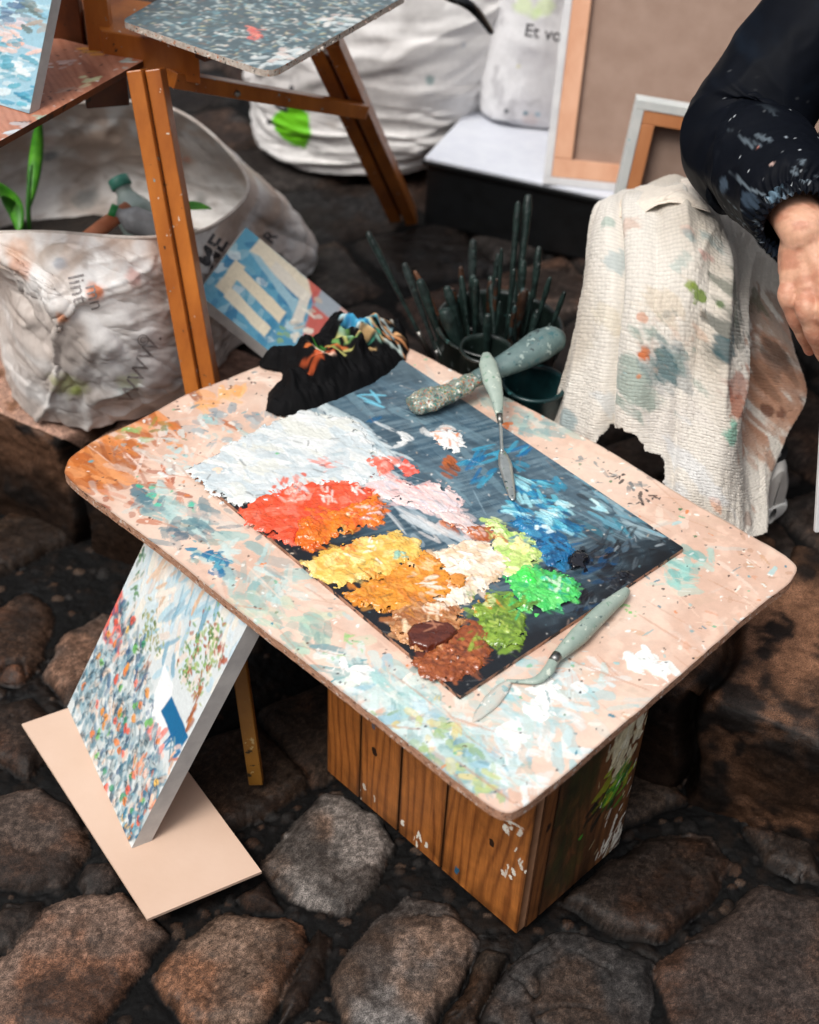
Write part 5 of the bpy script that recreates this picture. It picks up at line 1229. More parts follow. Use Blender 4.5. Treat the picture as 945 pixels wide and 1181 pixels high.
V_ = Tp - O; V_ -= U * (V_ @ U); V_ /= np.linalg.norm(V_); Nn = np.cross(U, V_); Nn = -Nn if Nn @ (EYE - O) < 0 else Nn
back_canvas('stretched_canvas', O, U, V_, Nn, .52, .46, .0125, .030, M_strw, M_white, 'large stretched canvas seen from behind with pale stretcher bars, standing on the white box top')
O = D(684, 340, 1.905); O2 = D(780, 356, 1.895); U = O2 - O; U /= np.linalg.norm(U)
O = O * 1.0
Tp = D(725, 113, 1.95); Vv = Tp - O; Vv -= U * (Vv @ U); Vv /= np.linalg.norm(Vv)
# extend down to the pavement
k_ = (O[2] - KZ - .006) / Vv[2]; top_len = np.linalg.norm(Tp - O); O = O - Vv * k_
Nn = np.cross(U, Vv); Nn = -Nn if Nn @ (EYE - O) < 0 else Nn
print('small canvas', k_, top_len, O, Vv)
back_canvas('stretched_canvas', O, U, Vv, Nn, .24, top_len + k_, .014, .020, M_strw2, M_pale, 'smaller canvas seen from behind with orange bars, standing before the large one beside the sleeve', .03)

# ================================================================== BLACK STRAP AT THE TOP
bs = tube_obj('carry_handle', [D(470, -40, 2.05), D(510, -8, 2.05), D(535, 2, 2.05), D(550, 14, 2.06), D(566, 36, 2.08)], [.012, .010, .012, .012, .008], smat('glossy_black_plastic', (8, 8, 9), (14, 15, 17), rough=.25, bump=0), bag, 16, 30, .6)
# ================================================================== BRUSH POT, TIN, BOWL
M_pot = smat('dark_green_bucket', (12, 20, 18), (26, 38, 34), rough=.35, scale=20, bump=.3, specks=[(50, 80, 76), (70, 80, 80)], speck_t=.64, coat=.2)
M_crust = smat('paint_caked_dark', (18, 26, 25), (40, 52, 50), rough=.5, scale=60, bump=.9, bscale=140, dist=.002, specks=[(54, 70, 66), (20, 22, 22), (74, 80, 72)], speck_t=.62, speck_scale=90)
M_crust2 = smat('paint_caked_green_black', (14, 26, 24), (34, 52, 48), rough=.45, scale=60, bump=.9, bscale=140, dist=.002, specks=[(44, 62, 58)], speck_t=.64, speck_scale=90)
def vessel(name, base, r0_, r1_, h, t, mat, label, cat, parent_handle=None, squash=1.0):
    """open pot with real wall thickness and a rolled rim"""
    e = empty(name, base, label, cat)
    prof_ = [(r0_ * .98, 0), (r0_, .004), (r0_ + (r1_ - r0_) * .5, h * .5), (r1_, h - .006), (r1_ + .003, h - .003), (r1_ + .002, h), (r1_ - t, h - .001), (r1_ - t - .001, h - .006), (r0_ - t, .012), (.001, .011)]
    th = np.linspace(0, 2 * np.pi, 48, endpoint=False)
    G = np.array([[base + np.array([r_ * math.cos(a), r_ * math.sin(a), z_]) for a in th] for r_, z_ in prof_])
    grid_obj('wall', G, mat, e, closed=True)
    return e
PC = W(576, 372, .335); pot_b = np.array([PC[0] + .0, PC[1], KZ + .006]); print('POT', pot_b)
rimz = .335
pot = vessel('brush_bucket', pot_b, .066, .083, rimz - KZ - .006, .003, M_pot, 'dark green bucket crowded with paint brushes, standing on the pavement behind the board', 'bucket')
tube_obj('bail_handle', [pot_b + [(.085) * math.cos(a), .085 * math.sin(a) - .03 * math.sin(a) , rimz - KZ - .02 + .0 - .05 * abs(math.sin(a))] for a in np.linspace(-2.9, -.2, 14)], np.full(14, .0022), M_pot, pot, 8)
tin_b = D(560, 408, 1.50); tin_b[2] = KZ + .006
tin = vessel('small_tin', tin_b + [0, .0, 0], .030, .032, D(560, 402, 1.50)[2] - KZ - .004, .002, M_pot, 'small dark tin in front of the brush bucket, right behind the black rag', 'tin')
bwl_b = D(616, 446, 1.455); bz_ = bwl_b[2]; bwl_b[2] = KZ + .006
bowl = vessel('paint_cup', bwl_b, .034, .040, bz_ - KZ + .002, .003, smat('teal_black_cup', (10, 30, 32), (24, 58, 60), rough=.3, bump=.3, specks=[(60, 110, 110)], speck_t=.63), 'low dark teal paint cup beside the board under the large crusted handle', 'cup')
def brush(tip, base, r_, mat, label, tail=.55, flat=False, group='paint brushes in the bucket'):
    tip, base = np.asarray(tip), np.asarray(base)
    L_ = np.linalg.norm(base - tip)
    e = empty('paint_brush', base, label, 'paint brush', group)
    f = lambda t: tip + (base - tip) * t
    tube_obj('handle', [f(0), f(.015), f(.08), f(.2), f(.42), f(tail)], [r_ * .35, r_ * .75, r_, r_ * .85, r_ * .5, r_ * .55], mat, e, 12, 30)
    tube_obj('ferrule', [f(tail - .005), f(tail + .02), f(tail + .16)], [r_ * .6, r_ * .62, r_ * .8], M_metal, e, 12)
    tube_obj('bristles', [f(tail + .155), f(tail + .26), f(.97)], [r_ * .78, r_ * .95, r_ * .3], M_crust2, e, 12)
    return e
def inb(a, r=.045): return np.array([pot_b[0] + r * math.cos(a), pot_b[1] + r * math.sin(a), KZ + .03])
BR_ = [((424, 267), 1.74, .0042, 3.2, 'long thin brush handle leaning far left out of the bucket with a teal tip'),
       ((466, 303), 1.70, .0072, 3.6, 'rounded grey-green brush handle leaning left, just right of the thin teal tipped one'),
       ((484, 322), 1.66, .0065, 4.0, 'short dark brush handle at the left edge of the bucket'),
       ((546, 276), 1.76, .0082, 2.3, 'broad spoon-shaped grey green handle end at the back left of the bucket'),
       ((575, 292), 1.76, .0050, 1.9, 'slender dark handle between the spoon-shaped end and the tall pair'),
       ((598, 232), 1.80, .0064, 1.2, 'tallest dark brush handle, left of the tall pair at the back of the bucket'),
       ((610, 224), 1.82, .0064, 1.0, 'tallest dark brush handle, right of the tall pair with a knobbly end'),
       ((622, 284), 1.76, .0066, .3, 'dull green handle leaning right over the bucket rim'),
       ((515, 330), 1.66, .0060, 4.6, 'dark handle standing upright at the left front of the bucket'),
       ((532, 318), 1.68, .0052, 4.4, 'dark green handle in the left middle of the bucket'),
       ((512, 356), 1.64, .0082, 4.8, 'thick rounded grey brown handle end at the front of the bucket near the black rag'),
       ((548, 330), 1.69, .0062, 5.2, 'blackened handle end near the middle of the bucket'),
       ((566, 318), 1.72, .0048, 5.0, 'thin dark handle sloping through the middle of the bucket'),
       ((592, 322), 1.72, .0056, 5.6, 'blackish handle right of the middle of the bucket'),
       ((604, 300), 1.76, .0045, .8, 'thin dark handle standing behind the dull green one')]
for (px_, py_), y_, r_, a_, lab in BR_:
    brush(D(px_, py_, y_ - .10), inb(a_), r_ * random.choice([1.3, 1.1, .8]), random.choice([M_crust, M_crust2, M_crust2]), lab)
brush(D(478, 312, 1.60), inb(5.0, .05), .004, smat('brown_handle', (70, 40, 24), (104, 66, 40), rough=.5, bump=.4), 'thin brown brush handle leaning across the left side of the bucket')

M_brown_h = smat('dark_stained_handle', (40, 26, 18), (78, 50, 32), rough=.5, bump=.5, specks=[(50, 70, 70), (20, 22, 22)], speck_t=.56)
rb_ = random.Random(31)
for k in range(22):
    a_ = rb_.uniform(0, 6.28); rr_ = rb_.uniform(.01, .072); tp_ = pot_b + np.array([rr_ * math.cos(a_) * 1.12, rr_ * math.sin(a_) * 1.12, rb_.uniform(.165, .245)])
    brush(tp_, inb(a_ + rb_.uniform(-.5, .5), rr_ * .55), rb_.uniform(.003, .0075), rb_.choice([M_brown_h, M_crust2, M_crust2]), 'one of the short dark handles packed between the tall brushes in the bucket')
# ================================================================== BLACK RAG
M_rag = vmat('black_cotton_rag', rough=.8, bump=.5, bscale=900, dist=.0006, vary=.2, sheen=.0, spec=.15)
rpoly = [(306, 470), (310, 448), (330, 436), (322, 424), (300, 420), (298, 412), (330, 404), (362, 392), (372, 376), (384, 364), (402, 366), (410, 378), (440, 372), (466, 374), (472, 392), (468, 410), (448, 430), (420, 446), (390, 460), (352, 474), (326, 476)]
rp = np.array([W(x, y, ZT + .008)[:2] for x, y in rpoly])
lo, hi = rp.min(0) - .006, rp.max(0) + .006
rc_ = Canvas(lo[0], hi[0], lo[1], hi[1], .0011, (10, 10, 12))
d = pdist(rc_.X, rc_.Y, rp)[0] + (fbm(rc_.X * 60, rc_.Y * 60, 71, 3) - .5) * .006
u_ = rc_.X * .75 - rc_.Y * .66; v_ = rc_.X * .66 + rc_.Y * .75
f1 = 1 - np.abs(2 * fbm(u_ * 12, v_ * 34 + fbm(u_ * 20, v_ * 20, 5) * 1.6, 72, 3) - 1)
f2 = 1 - np.abs(2 * fbm(u_ * 30 + 4, v_ * 70, 73, 3) - 1)
rc_.H[:] = (.007 + .036 * f1 ** 1.8 * sm(0, .04, d) + .010 * f2 ** 2) * sm(-.0, .012, d) ** .6
rq = lambda x, y: tuple(W(x, y, ZT + .02)[:2])
for p, cs, n_ in (((408, 388), [(60, 150, 190), (110, 190, 210), (40, 110, 160), (206, 226, 226)], 26), ((425, 382), [(40, 130, 190), (130, 196, 200), (20, 90, 150)], 18), ((400, 402), [(200, 196, 120), (150, 190, 170), (110, 160, 90)], 12), ((430, 400), [(60, 130, 110), (206, 170, 120), (20, 30, 30)], 14), ((380, 415), [(70, 140, 60), (200, 110, 60), (226, 206, 180)], 10), ((448, 385), [(150, 190, 200), (220, 170, 120), (226, 220, 206)], 16), ((375, 430), [(196, 90, 50), (206, 170, 150)], 7), ((455, 395), [(190, 206, 200), (216, 150, 100)], 9)):
    rc_.scatter([rq(*p)], n_, cs, (.006, .016), (.001, .0026), -.5, 1.4, .009, (.7, 1), .001, .25)
keep = d > 0
rc_.H[:] = blur(rc_.H, 1); rc_.rgb[:] = blur(rc_.rgb, 1)
Z = ZT + .0012 + rc_.H
fm = keep[:-1, :-1] & keep[1:, :-1] & keep[:-1, 1:] & keep[1:, 1:]
Fq = grid_faces(rc_.ny, rc_.nx)[fm.reshape(-1)]; used = np.unique(Fq); rm = np.full(rc_.nx * rc_.ny, -1); rm[used] = np.arange(len(used))
V = np.stack([rc_.X, rc_.Y, Z], -1).reshape(-1, 3)[used]
rag = raw_mesh('black_rag', V, rm[Fq], M_rag, None, rc_.rgb.reshape(-1, 3)[used])
md = rag.modifiers.new('s', 'SOLIDIFY'); md.thickness = .0012; md.offset = 1
tag(rag, 'crumpled black rag streaked with blue paint, lying on the back corner of the board', 'rag')

# ================================================================== LARGE CRUSTED BRUSH / SPREADER ON THE PALETTE
M_grey = smat('grey_green_painted_handle', (70, 92, 92), (104, 126, 124), rough=.4, scale=30, bump=.5, bscale=120, specks=[(40, 54, 56), (150, 166, 160), (60, 100, 104)], speck_t=.6, speck_scale=60, coat=.1)
M_cake = smat('caked_multicolour_paint', (110, 128, 122), (150, 158, 146), rough=.45, scale=90, bump=1.0, bscale=160, dist=.003, specks=[(226, 226, 214), (60, 90, 96), (40, 130, 120), (196, 160, 110), (70, 110, 60), (180, 90, 60)], speck_t=.59, speck_scale=150)
zh = ZP + .016
ha = [W(474, 468, ZP + .012), W(492, 462, ZP + .013), W(520, 452, ZP + .016), W(550, 436, ZP + .020)]
hb = [W(548, 437, ZP + .020), W(572, 426, ZP + .026), W(600, 412, ZP + .033), W(622, 399, ZP + .040), W(640, 390, ZP + .044), W(648, 386, ZP + .045)]
spd = empty('paint_spreader', ha[0], 'large spreader with bulbous grey handle and paint-caked blade, lying across the palette edge', 'spreader')
tube_obj('caked_blade', ha, [.014, .0195, .0155, .012], M_cake, spd, 24, 40, .62)
tube_obj('handle', hb, [.0105, .014, .019, .0225, .019, .008], M_grey, spd, 24, 40, .85)
bm_ = spd.children[0]
dm = bm_.modifiers.new('d', 'DISPLACE'); tx = bpy.data.textures.new('lumps', 'CLOUDS'); tx.noise_scale = .012; dm.texture = tx; dm.strength = .006; dm.mid_level = .5
sub = bm_.modifiers.new('sub', 'SUBSURF'); sub.levels = sub.render_levels = 1; bm_.modifiers.move(1, 0)

# ================================================================== PALETTE KNIVES
M_kh = smat('pale_green_grey_handle', (140, 158, 148), (166, 180, 168), rough=.42, scale=40, bump=.4, bscale=150, specks=[(90, 110, 108), (196, 204, 190), (120, 150, 130)], speck_t=.62, speck_scale=90)
M_steel = smat('smeared_steel_blade', (176, 182, 178), (200, 204, 200), rough=.28, scale=60, bump=.2, metal=.75, specks=[(120, 160, 120), (200, 206, 196), (90, 110, 110)], speck_t=.62, speck_scale=80)
def blade(nm, a, b, wmax, nrm, mat, par, shape):
    a, b = np.asarray(a), np.asarray(b); ax = b - a; sd_ = np.cross(ax, nrm); sd_ /= np.linalg.norm(sd_)
    n_ = 30; t = np.linspace(0, 1, n_); wv = np.interp(t, [s_[0] for s_ in shape], [s_[1] for s_ in shape]) * wmax
    G = np.stack([a + ax * t[:, None] + sd_ * wv[:, None] * k for k in (-1, -.4, .4, 1)], 1) + np.asarray(nrm) * (np.array([0, .0004, .0004, 0])[None, :, None])
    return grid_obj(nm, G, mat, par, thick=.0011)
upv = np.array([0, 0, 1.])
k1 = empty('palette_knife', W(575, 480, ZP + .02), 'slim palette knife with a teal grey handle, its pointed blade resting in the blue paint', 'palette knife')
hp = [W(561, 408, ZP + .052), W(563, 420, ZP + .049), W(568, 440, ZP + .042), W(573, 458, ZP + .034), W(577, 486, ZP + .022)]
tube_obj('handle', hp, [.005, .0112, .0118, .0082, .0034], M_kh, k1, 20, 40, .6)
tube_obj('shank', [W(577, 484, ZP + .022), W(578, 500, ZP + .017), W(579, 522, ZP + .010)], [.0022, .0018, .0022], M_steel, k1, 12, 16)
bl = blade('blade', W(579, 518, ZP + .0105), W(592, 577, ZP + .0035), .0082, upv, M_steel, k1, [(0, .25), (.12, .7), (.3, 1), (.7, .72), (.93, .5), (1, .15)])
tube_obj('ring', [W(576, 478, ZP + .0255), W(577.5, 488, ZP + .0215)], [.0042, .0036], M_metal, k1, 16)
k2 = empty('palette_knife', W(640, 760, ZT), 'cranked palette knife with a long pale grey handle, lying along the front of the palette', 'palette knife')
hp = [W(723, 681, ZT + .010), W(716, 688, ZT + .010), W(695, 706, ZT + .0105), W(668, 733, ZT + .0105), W(648, 752, ZT + .010), W(640, 759, ZT + .010)]
tube_obj('handle', hp, [.0045, .0066, .0090, .0098, .0066, .0044], M_kh, k2, 20, 50)
tube_obj('ferrule', [W(643, 756, ZT + .010), W(638, 763, ZT + .0098)], [.0058, .0052], M_metal, k2, 16)
tube_obj('shank', [W(639, 761, ZT + .0098), W(632, 774, ZT + .008), W(620, 784, ZT + .005), W(604, 786, ZT + .0035), W(584, 785, ZT + .003)], [.0050, .0060, .0046, .0024, .0016], M_kh, k2, 14, 30, .6)
blade('blade', W(588, 785, ZT + .003), W(546, 832, ZT + .0014), .0085, upv, smat('paint_smeared_blade', (206, 190, 176), (190, 198, 190), rough=.4, bump=.3, specks=[(226, 226, 220), (150, 180, 180)], speck_t=.6), k2, [(0, .3), (.2, .8), (.5, 1), (.85, .6), (1, .15)])

# ================================================================== PERSON
M_skin = vmat('skin', rough=.5, bump=.25, bscale=500, dist=.0005, vary=.10, vscale=160, sss=.08, spec=.4)
M_jack = vmat('navy_windbreaker', rough=.6, bump=.1, bscale=600, dist=.0004, vary=.15, spec=.07)
M_trou = smat('dark_blue_trousers', (12, 14, 19), (20, 25, 33), rough=.8, scale=30, bump=.4, bscale=700, spec=.2, specks=[(90, 104, 110)], speck_t=.72)
sh_, el, wr = np.array([.60, 1.74, .99]), D(868, 150, 1.54), D(926, 262, 1.31)
pel = np.array([.80, 1.86, .52]); chest = np.array([.76, 1.76, .88]); neck = np.array([.72, 1.70, 1.10]); head = np.array([.69, 1.64, 1.20])
knee = D(772, 296, 1.60); ank = D(840, 520, 1.46)
knee_o = np.array([.72, 1.30, .56]); ank_o = np.array([.74, 1.22, .24])
person = empty('person', (pel[0], pel[1], KZ), 'person in a navy jacket at the right edge, one hand hanging beside a stained towel', 'person')
# hand: viewed from its back, fingers hanging down
hand0 = D(938, 292, 1.295)                      # middle of the back of the hand
def fchain(pts): return [D(*p) for p in pts]
fing = [([(912, 318, 1.285), (908, 342, 1.270), (918, 368, 1.268), (928, 388, 1.275), (934, 404, 1.285)], [.0115, .0102, .0092, .0084, .0064]),
        ([(932, 330, 1.272), (930, 356, 1.252), (940, 384, 1.250), (950, 406, 1.258), (956, 422, 1.268)], [.0135, .0118, .0108, .0096, .0072]),
        ([(955, 332, 1.262), (955, 362, 1.242), (966, 392, 1.240), (974, 416, 1.248), (978, 432, 1.258)], [.0135, .0122, .0110, .0098, .0072]),
        ([(978, 326, 1.262), (982, 354, 1.245), (990, 382, 1.244), (996, 402, 1.252), (999, 418, 1.262)], [.0130, .0118, .0105, .0094, .0070]),
        ([(985, 280, 1.30), (1004, 305, 1.31), (1010, 335, 1.325), (1008, 355, 1.335), (1006, 366, 1.34)], [.0150, .0135, .0120, .0105, .0080])]
vs, es, rs_ = [], [], []
def add(p, r_, frm=None):
    vs.append(tuple(np.asarray(p) - np.array(person.location))); rs_.append(r_)
    if frm is not None: es.append((frm, len(vs) - 1))
    return len(vs) - 1
ip = add(pel, .13); ic = add(chest, .14, ip); ins_ = add(neck, .055, ic); ih = add(head, .085, ins_); add(head + [0, -.01, .07], .085, ih)
ish = add(sh_ + [.02, .01, 0], .06, ic); iel = add(el, .042, ish); imid = add((el + wr) / 2, .038, iel); iw = add(wr + (hand0 - wr) * .15, .026, imid); ihd = add(hand0 + (0.0, .012, .004), .026, iw)
so_ = add([.96, 1.70, 1.0], .06, ic); eo_ = add([1.06, 1.50, .74], .042, so_); wo_ = add([.98, 1.28, .66], .026, eo_); add([.96, 1.20, .63], .026, wo_)
ik = add(knee + [0.02, 0.03, -.05], .055, ip); ia = add(ank, .035, ik); add(ank + [.0, -.10, -.06], .03, ia)
io = add(knee_o, .06, ip); ia2 = add(ank_o, .035, io); add(ank_o + [.0, -.12, -.04], .03, ia2)
def skin_mesh(vs, es, rr, sub=2):
    me = bpy.data.meshes.new('s'); me.from_pydata(vs, es, []); me.update()
    o = bpy.data.objects.new('s', me); COL.objects.link(o)
    o.modifiers.new('k', 'SKIN'); sv = me.skin_vertices[0].data
    for k, r_ in enumerate(rr): sv[k].radius = (r_, r_) if np.ndim(r_) == 0 else r_
    sv[0].use_root = True
    s2 = o.modifiers.new('ss', 'SUBSURF'); s2.levels = s2.render_levels = sub
    bpy.context.view_layer.update()
    m2 = bpy.data.meshes.new_from_object(o.evaluated_get(bpy.context.evaluated_depsgraph_get()))
    bpy.data.objects.remove(o); return m2
mb_ = skin_mesh(vs, es, rs_)
# the hand is shaped in detail and joined to the body surface: palm + five fingers as swept tubes, then voxel-merged into one skin
def closed_tube(path, radii, nt=20, seg=40, squash=None):
    G = tube(path, radii, nt, seg, squash); ny, nx = G.shape[:2]
    V = np.concatenate([G.reshape(-1, 3), G[0].mean(0)[None], G[-1].mean(0)[None]]); Fs = [tuple(f) for f in grid_faces(ny, nx, True)[:, ::-1].tolist()]
    for j in range(nx): Fs += [(ny * nx, j, (j + 1) % nx), (ny * nx + 1, (ny - 1) * nx + (j + 1) % nx, (ny - 1) * nx + j)]
    return V, Fs
hv_, hf_ = [], []
def hadd(V, Fs):
    o_ = sum(len(a) for a in hv_); hv_.append(V); hf_.extend([tuple(i + o_ for i in f) for f in Fs])
def ballseg(c, r_):      # soft knuckle
    hadd(*closed_tube([c - np.array([0, 0, r_]), c - np.array([0, 0, r_ * .5]), c, c + np.array([0, 0, r_ * .5]), c + np.array([0, 0, r_])], [.001, r_ * .85, r_, r_ * .85, .001], 14, 12))
wrist = wr.copy()
for k, (pts, rr) in enumerate(fing):
    C_ = fchain(pts)
    # finger with slightly thicker joints and a rounded tip
    P_, Q_ = [], []
    for i in range(len(C_) - 1):
        P_ += [C_[i], C_[i] * .5 + C_[i + 1] * .5]; Q_ += [rr[i] * 1.03, (rr[i] + rr[i + 1]) / 2 * .93]
    tipd = (C_[-1] - C_[-2]); tipd /= np.linalg.norm(tipd)
    P_ += [C_[-1], C_[-1] + tipd * rr[-1] * .7, C_[-1] + tipd * rr[-1] * 1.0]; Q_ += [rr[-1], rr[-1] * .72, rr[-1] * .2]
    hadd(*closed_tube(P_, Q_, 18, 60))
    # metacarpal towards the wrist
    kn_ = C_[0]
    root = wrist + (kn_ - wrist) * .12
    hadd(*closed_tube([root, (root * .5 + kn_ * .5), kn_ + (C_[1] - kn_) * .25], [.019, .0165, rr[0] * 1.02], 18, 30))
    if k < 4:
        hadd(*closed_tube([root + [0, .006, -.002], (root * .5 + kn_ * .5) + [0.0, .008, -.002], kn_ + [0, .006, -.004]], [.018, .017, .012], 18, 30))
hadd(*closed_tube([el * .55 + wr * .45, el * .2 + wr * .8, wr, wr + (hand0 - wr) * .35], [.036, .030, .027, .027], 22, 30, .85))
loc = np.array(person.location)
bm = bmesh.new(); bm.from_mesh(mb_); mb2 = bpy.data.meshes.new('h'); mb2.from_pydata((np.concatenate(hv_) - loc).tolist(), [], hf_); bm.from_mesh(mb2)
mj = bpy.data.meshes.new('body'); bm.to_mesh(mj); bm.free()
tmp = bpy.data.objects.new('tmp', mj); COL.objects.link(tmp)
rmd = tmp.modifiers.new('r', 'REMESH'); rmd.mode = 'VOXEL'; rmd.voxel_size = .0019; rmd.use_smooth_shade = True
smd = tmp.modifiers.new('sm', 'SMOOTH'); smd.factor = .5; smd.iterations = 3
bpy.context.view_layer.update()
mfin = bpy.data.meshes.new_from_object(tmp.evaluated_get(bpy.context.evaluated_depsgraph_get())); bpy.data.objects.remove(tmp)
mfin.name = 'body'
bm = bmesh.new(); bm.from_mesh(mfin); bm.verts.ensure_lookup_table(); seen = set(); comps = []
for v0 in bm.verts:
    if v0.index in seen: continue
    st2 = [v0]; seen.add(v0.index); cmp_ = []
    while st2:
        q0 = st2.pop(); cmp_.append(q0)
        for e0_ in q0.link_edges:
            q1 = e0_.other_vert(q0)
            if q1.index not in seen: seen.add(q1.index); st2.append(q1)
    comps.append(cmp_)
comps.sort(key=len); print('BODY comps', [len(c_) for c_ in comps][-6:])
kill = [v_ for c_ in comps[:-1] for v_ in c_]
bmesh.ops.delete(bm, geom=kill, context='VERTS'); bm.to_mesh(mfin); bm.free()
n_ = len(mfin.vertices); co = np.zeros(n_ * 3, np.float32); mfin.vertices.foreach_get('co', co); co = co.reshape(-1, 3) + loc
t1 = fbm(co[:, 0] * 60, (co[:, 2] + co[:, 1]) * 60, 81, 4); t2 = fbm(co[:, 0] * 200 + co[:, 1] * 200, co[:, 2] * 200, 82, 3)
sc = mix(np.broadcast_to(lin((212, 162, 134)), co.shape), np.broadcast_to(lin((192, 134, 108)), co.shape), sm(.4, .65, t1))
sc = mix(sc, np.broadcast_to(lin((226, 176, 152)), co.shape), sm(.55, .7, t2) * .4)
for (pts, rr) in fing:      # redder knuckles
    for i in (1, 2):
        c_ = D(*pts[i]); dd = np.linalg.norm(co - c_, axis=1); sc = mix(sc, np.broadcast_to(lin((184, 112, 90)), co.shape), sm(.015, .006, dd) * .35)
    tip_ = D(*pts[-1]); dd = np.linalg.norm(co - tip_, axis=1); sc = mix(sc, np.broadcast_to(lin((196, 116, 98)), co.shape), sm(.016, .006, dd) * .5)
# skin creases over the joints
nrm_ = np.zeros(n_ * 3, np.float32); mfin.vertex_normals.foreach_get('vector', nrm_) if hasattr(mfin, 'vertex_normals') else None
nrm_ = nrm_.reshape(-1, 3); off_ = np.zeros(n_)
for k, (pts, rr) in enumerate(fing):
    C_ = fchain(pts)
    for i in (1, 2, 3):
        ax = C_[min(i + 1, 4)] - C_[i - 1]; ax /= np.linalg.norm(ax); s1 = (co - C_[i]) @ ax; near = np.linalg.norm(co - C_[i], axis=1) < rr[i] * 1.9
        off_ += near * (-.0006) * np.cos(s1 / .0022 * 2 * np.pi * .5) ** 8 * sm(.007, .002, np.abs(s1))
back = sm(.12, .02, np.linalg.norm(co - hand0, axis=1))
off_ += back * (fbm(co[:, 0] * 130, co[:, 2] * 60 + co[:, 1] * 60, 88, 3) - .5) * .0016
co2 = co - loc + nrm_ * off_[:, None]
mfin.vertices.foreach_set('co', co2.astype(np.float32).ravel())
a = mfin.attributes.new('Col', 'FLOAT_COLOR', 'POINT'); cc = np.ones((n_, 4), np.float32); cc[:, :3] = sc; a.data.foreach_set('color', cc.ravel())
mfin.materials.clear(); mfin.materials.append(M_skin); mfin.polygons.foreach_set('use_smooth', np.ones(len(mfin.polygons), bool))
body = link(bpy.data.objects.new('body', mfin), person)
# fingernails
M_nail = smat('fingernail', (216, 166, 150), (226, 180, 164), rough=.3, bump=.0)
for k in (0, 1, 2, 3):
    pts, rr = fing[k]; C_ = fchain(pts); ax = C_[-1] - C_[-2]; ax /= np.linalg.norm(ax); c_ = C_[-1] - ax * .002
    tv = EYE - c_; tv -= ax * (tv @ ax); tv /= np.linalg.norm(tv); sv_ = np.cross(ax, tv); tv = tv * .9 + sv_ * .1
    G = np.array([[c_ + ax * l_ + (sv_ * math.sin(a_) + tv * math.cos(a_)) * (rr[-1] * 1.05 + .0006) * (1 if abs(l_) < .006 else .96) for a_ in np.linspace(-.75, .75, 7)] for l_ in np.linspace(-.005, .0065, 6)])
    grid_obj('fingernail', G, M_nail, body, thick=.0005)
# face and hair (outside the picture, still a person)
for s_ in (-1, 1):
    tube_obj('eye', [head + [s_ * .03, -.078, .03], head + [s_ * .03, -.086, .03], head + [s_ * .03, -.09, .03]], [.012, .009, .001], smat('eye_white', (230, 230, 230), rough=.2, bump=0) if s_ < 0 else bpy.data.materials['eye_white'], body, 12)
tube_obj('nose', [head + [0, -.08, .03], head + [0, -.10, .0], head + [0, -.085, -.008]], [.006, .013, .008], smat('skin_plain', (200, 144, 118), rough=.5), body, 12)
tube_obj('hair', [head + [0, .02, .0], head + [0, .02, .06], head + [0, .0, .13], head + [0, -.0, .165]], [.10, .108, .085, .01], smat('grey_hair', (90, 86, 82), (130, 126, 120), rough=.8, bump=.8), body, 24, 20)
# jacket: torso and sleeves
def cloth_tube(path, radii, nt, seg, amps, seed, squash=None):
    G = tube(path, radii, nt, seg, squash)
    for (am, fu, fv, an) in amps: G = wrinkle(G, am, fu, fv, seed, True, an); seed += 7
    return G
sv1 = sh_ + np.array([.03, .01, .03])
upp_ = [sv1, sh_ * .75 + el * .25 + [.01, 0, 0], sh_ * .35 + el * .65 + [-.004, -.004, 0], el + [-.012, -.01, .004], el * .62 + wr * .38 + [-.006, -.004, -.004], el * .25 + wr * .75, wr * 1.0 + [-.002, 0, 0]]
ur = [.085, .070, .066, .071, .066, .056, .042]
G = tube(upp_, ur, 150, 280)
t_ = np.linspace(0, 1, 280)[:, None]; th_ = np.linspace(0, 2 * np.pi, 150, endpoint=False)[None, :]
G = wrinkle(G, .011, 4, 5, 505, True, .6, 2.5); G = wrinkle(G, .004, 8, 10, 507, True, -.5, 4)
# elasticated cuff: tight lengthwise pleats
ax_c = G.mean(1, keepdims=True); nrmv = G - ax_c; rl = np.linalg.norm(nrmv, axis=-1, keepdims=True); nrmv /= rl
cuff = sm(.86, .93, t_)[..., None]
rtgt = .040 + .0026 * np.sin(th_ * 34 + 3 * np.sin(t_ * 60))[..., None] * 1.0 + .003 * np.sin((t_[..., None] - .93) * 90)
G = ax_c + nrmv * (rl * (1 - cuff) + rtgt * cuff)
jr = np.broadcast_to(lin((11, 14, 21)), G.shape).copy(); jn = fbm(G[..., 0] * 20, G[..., 2] * 20, 91, 4)
jr = mix(jr, np.broadcast_to(lin((20, 30, 42)), G.shape), sm(.4, .7, jn) * .8)
# white and grey smudges near the cuff
sm_n = fbm(G[..., 0] * 70 + G[..., 1] * 40, G[..., 2] * 200, 92, 4); zone = sm(.60, .82, t_)
jr = mix(jr, np.broadcast_to(lin((150, 166, 178)), G.shape), sm(.70, .80, sm_n) * zone * .4)
sm_n = fbm(G[..., 0] * 300, G[..., 2] * 300 + G[..., 1] * 300, 93, 3)
jr = mix(jr, np.broadcast_to(lin((206, 212, 216)), G.shape), sm(.84, .87, sm_n) * sm(.4, .7, t_) * .8)
for (x, y, r_, c_, a_) in ((885, 218, .012, (130, 160, 180), .5), (905, 225, .010, (150, 170, 186), .5), (828, 215, .010, (110, 130, 150), .4), (870, 165, .003, (180, 120, 110), .8), (908, 152, .003, (160, 170, 180), .8), (886, 185, .003, (200, 170, 160), .7), (860, 235, .012, (90, 110, 130), .35)):
    stain(G, jr, x, y, r_, c_, a_, int(x), 160, .8)
jk = empty('j', (0, 0, 0)); bpy.data.objects.remove(jk)
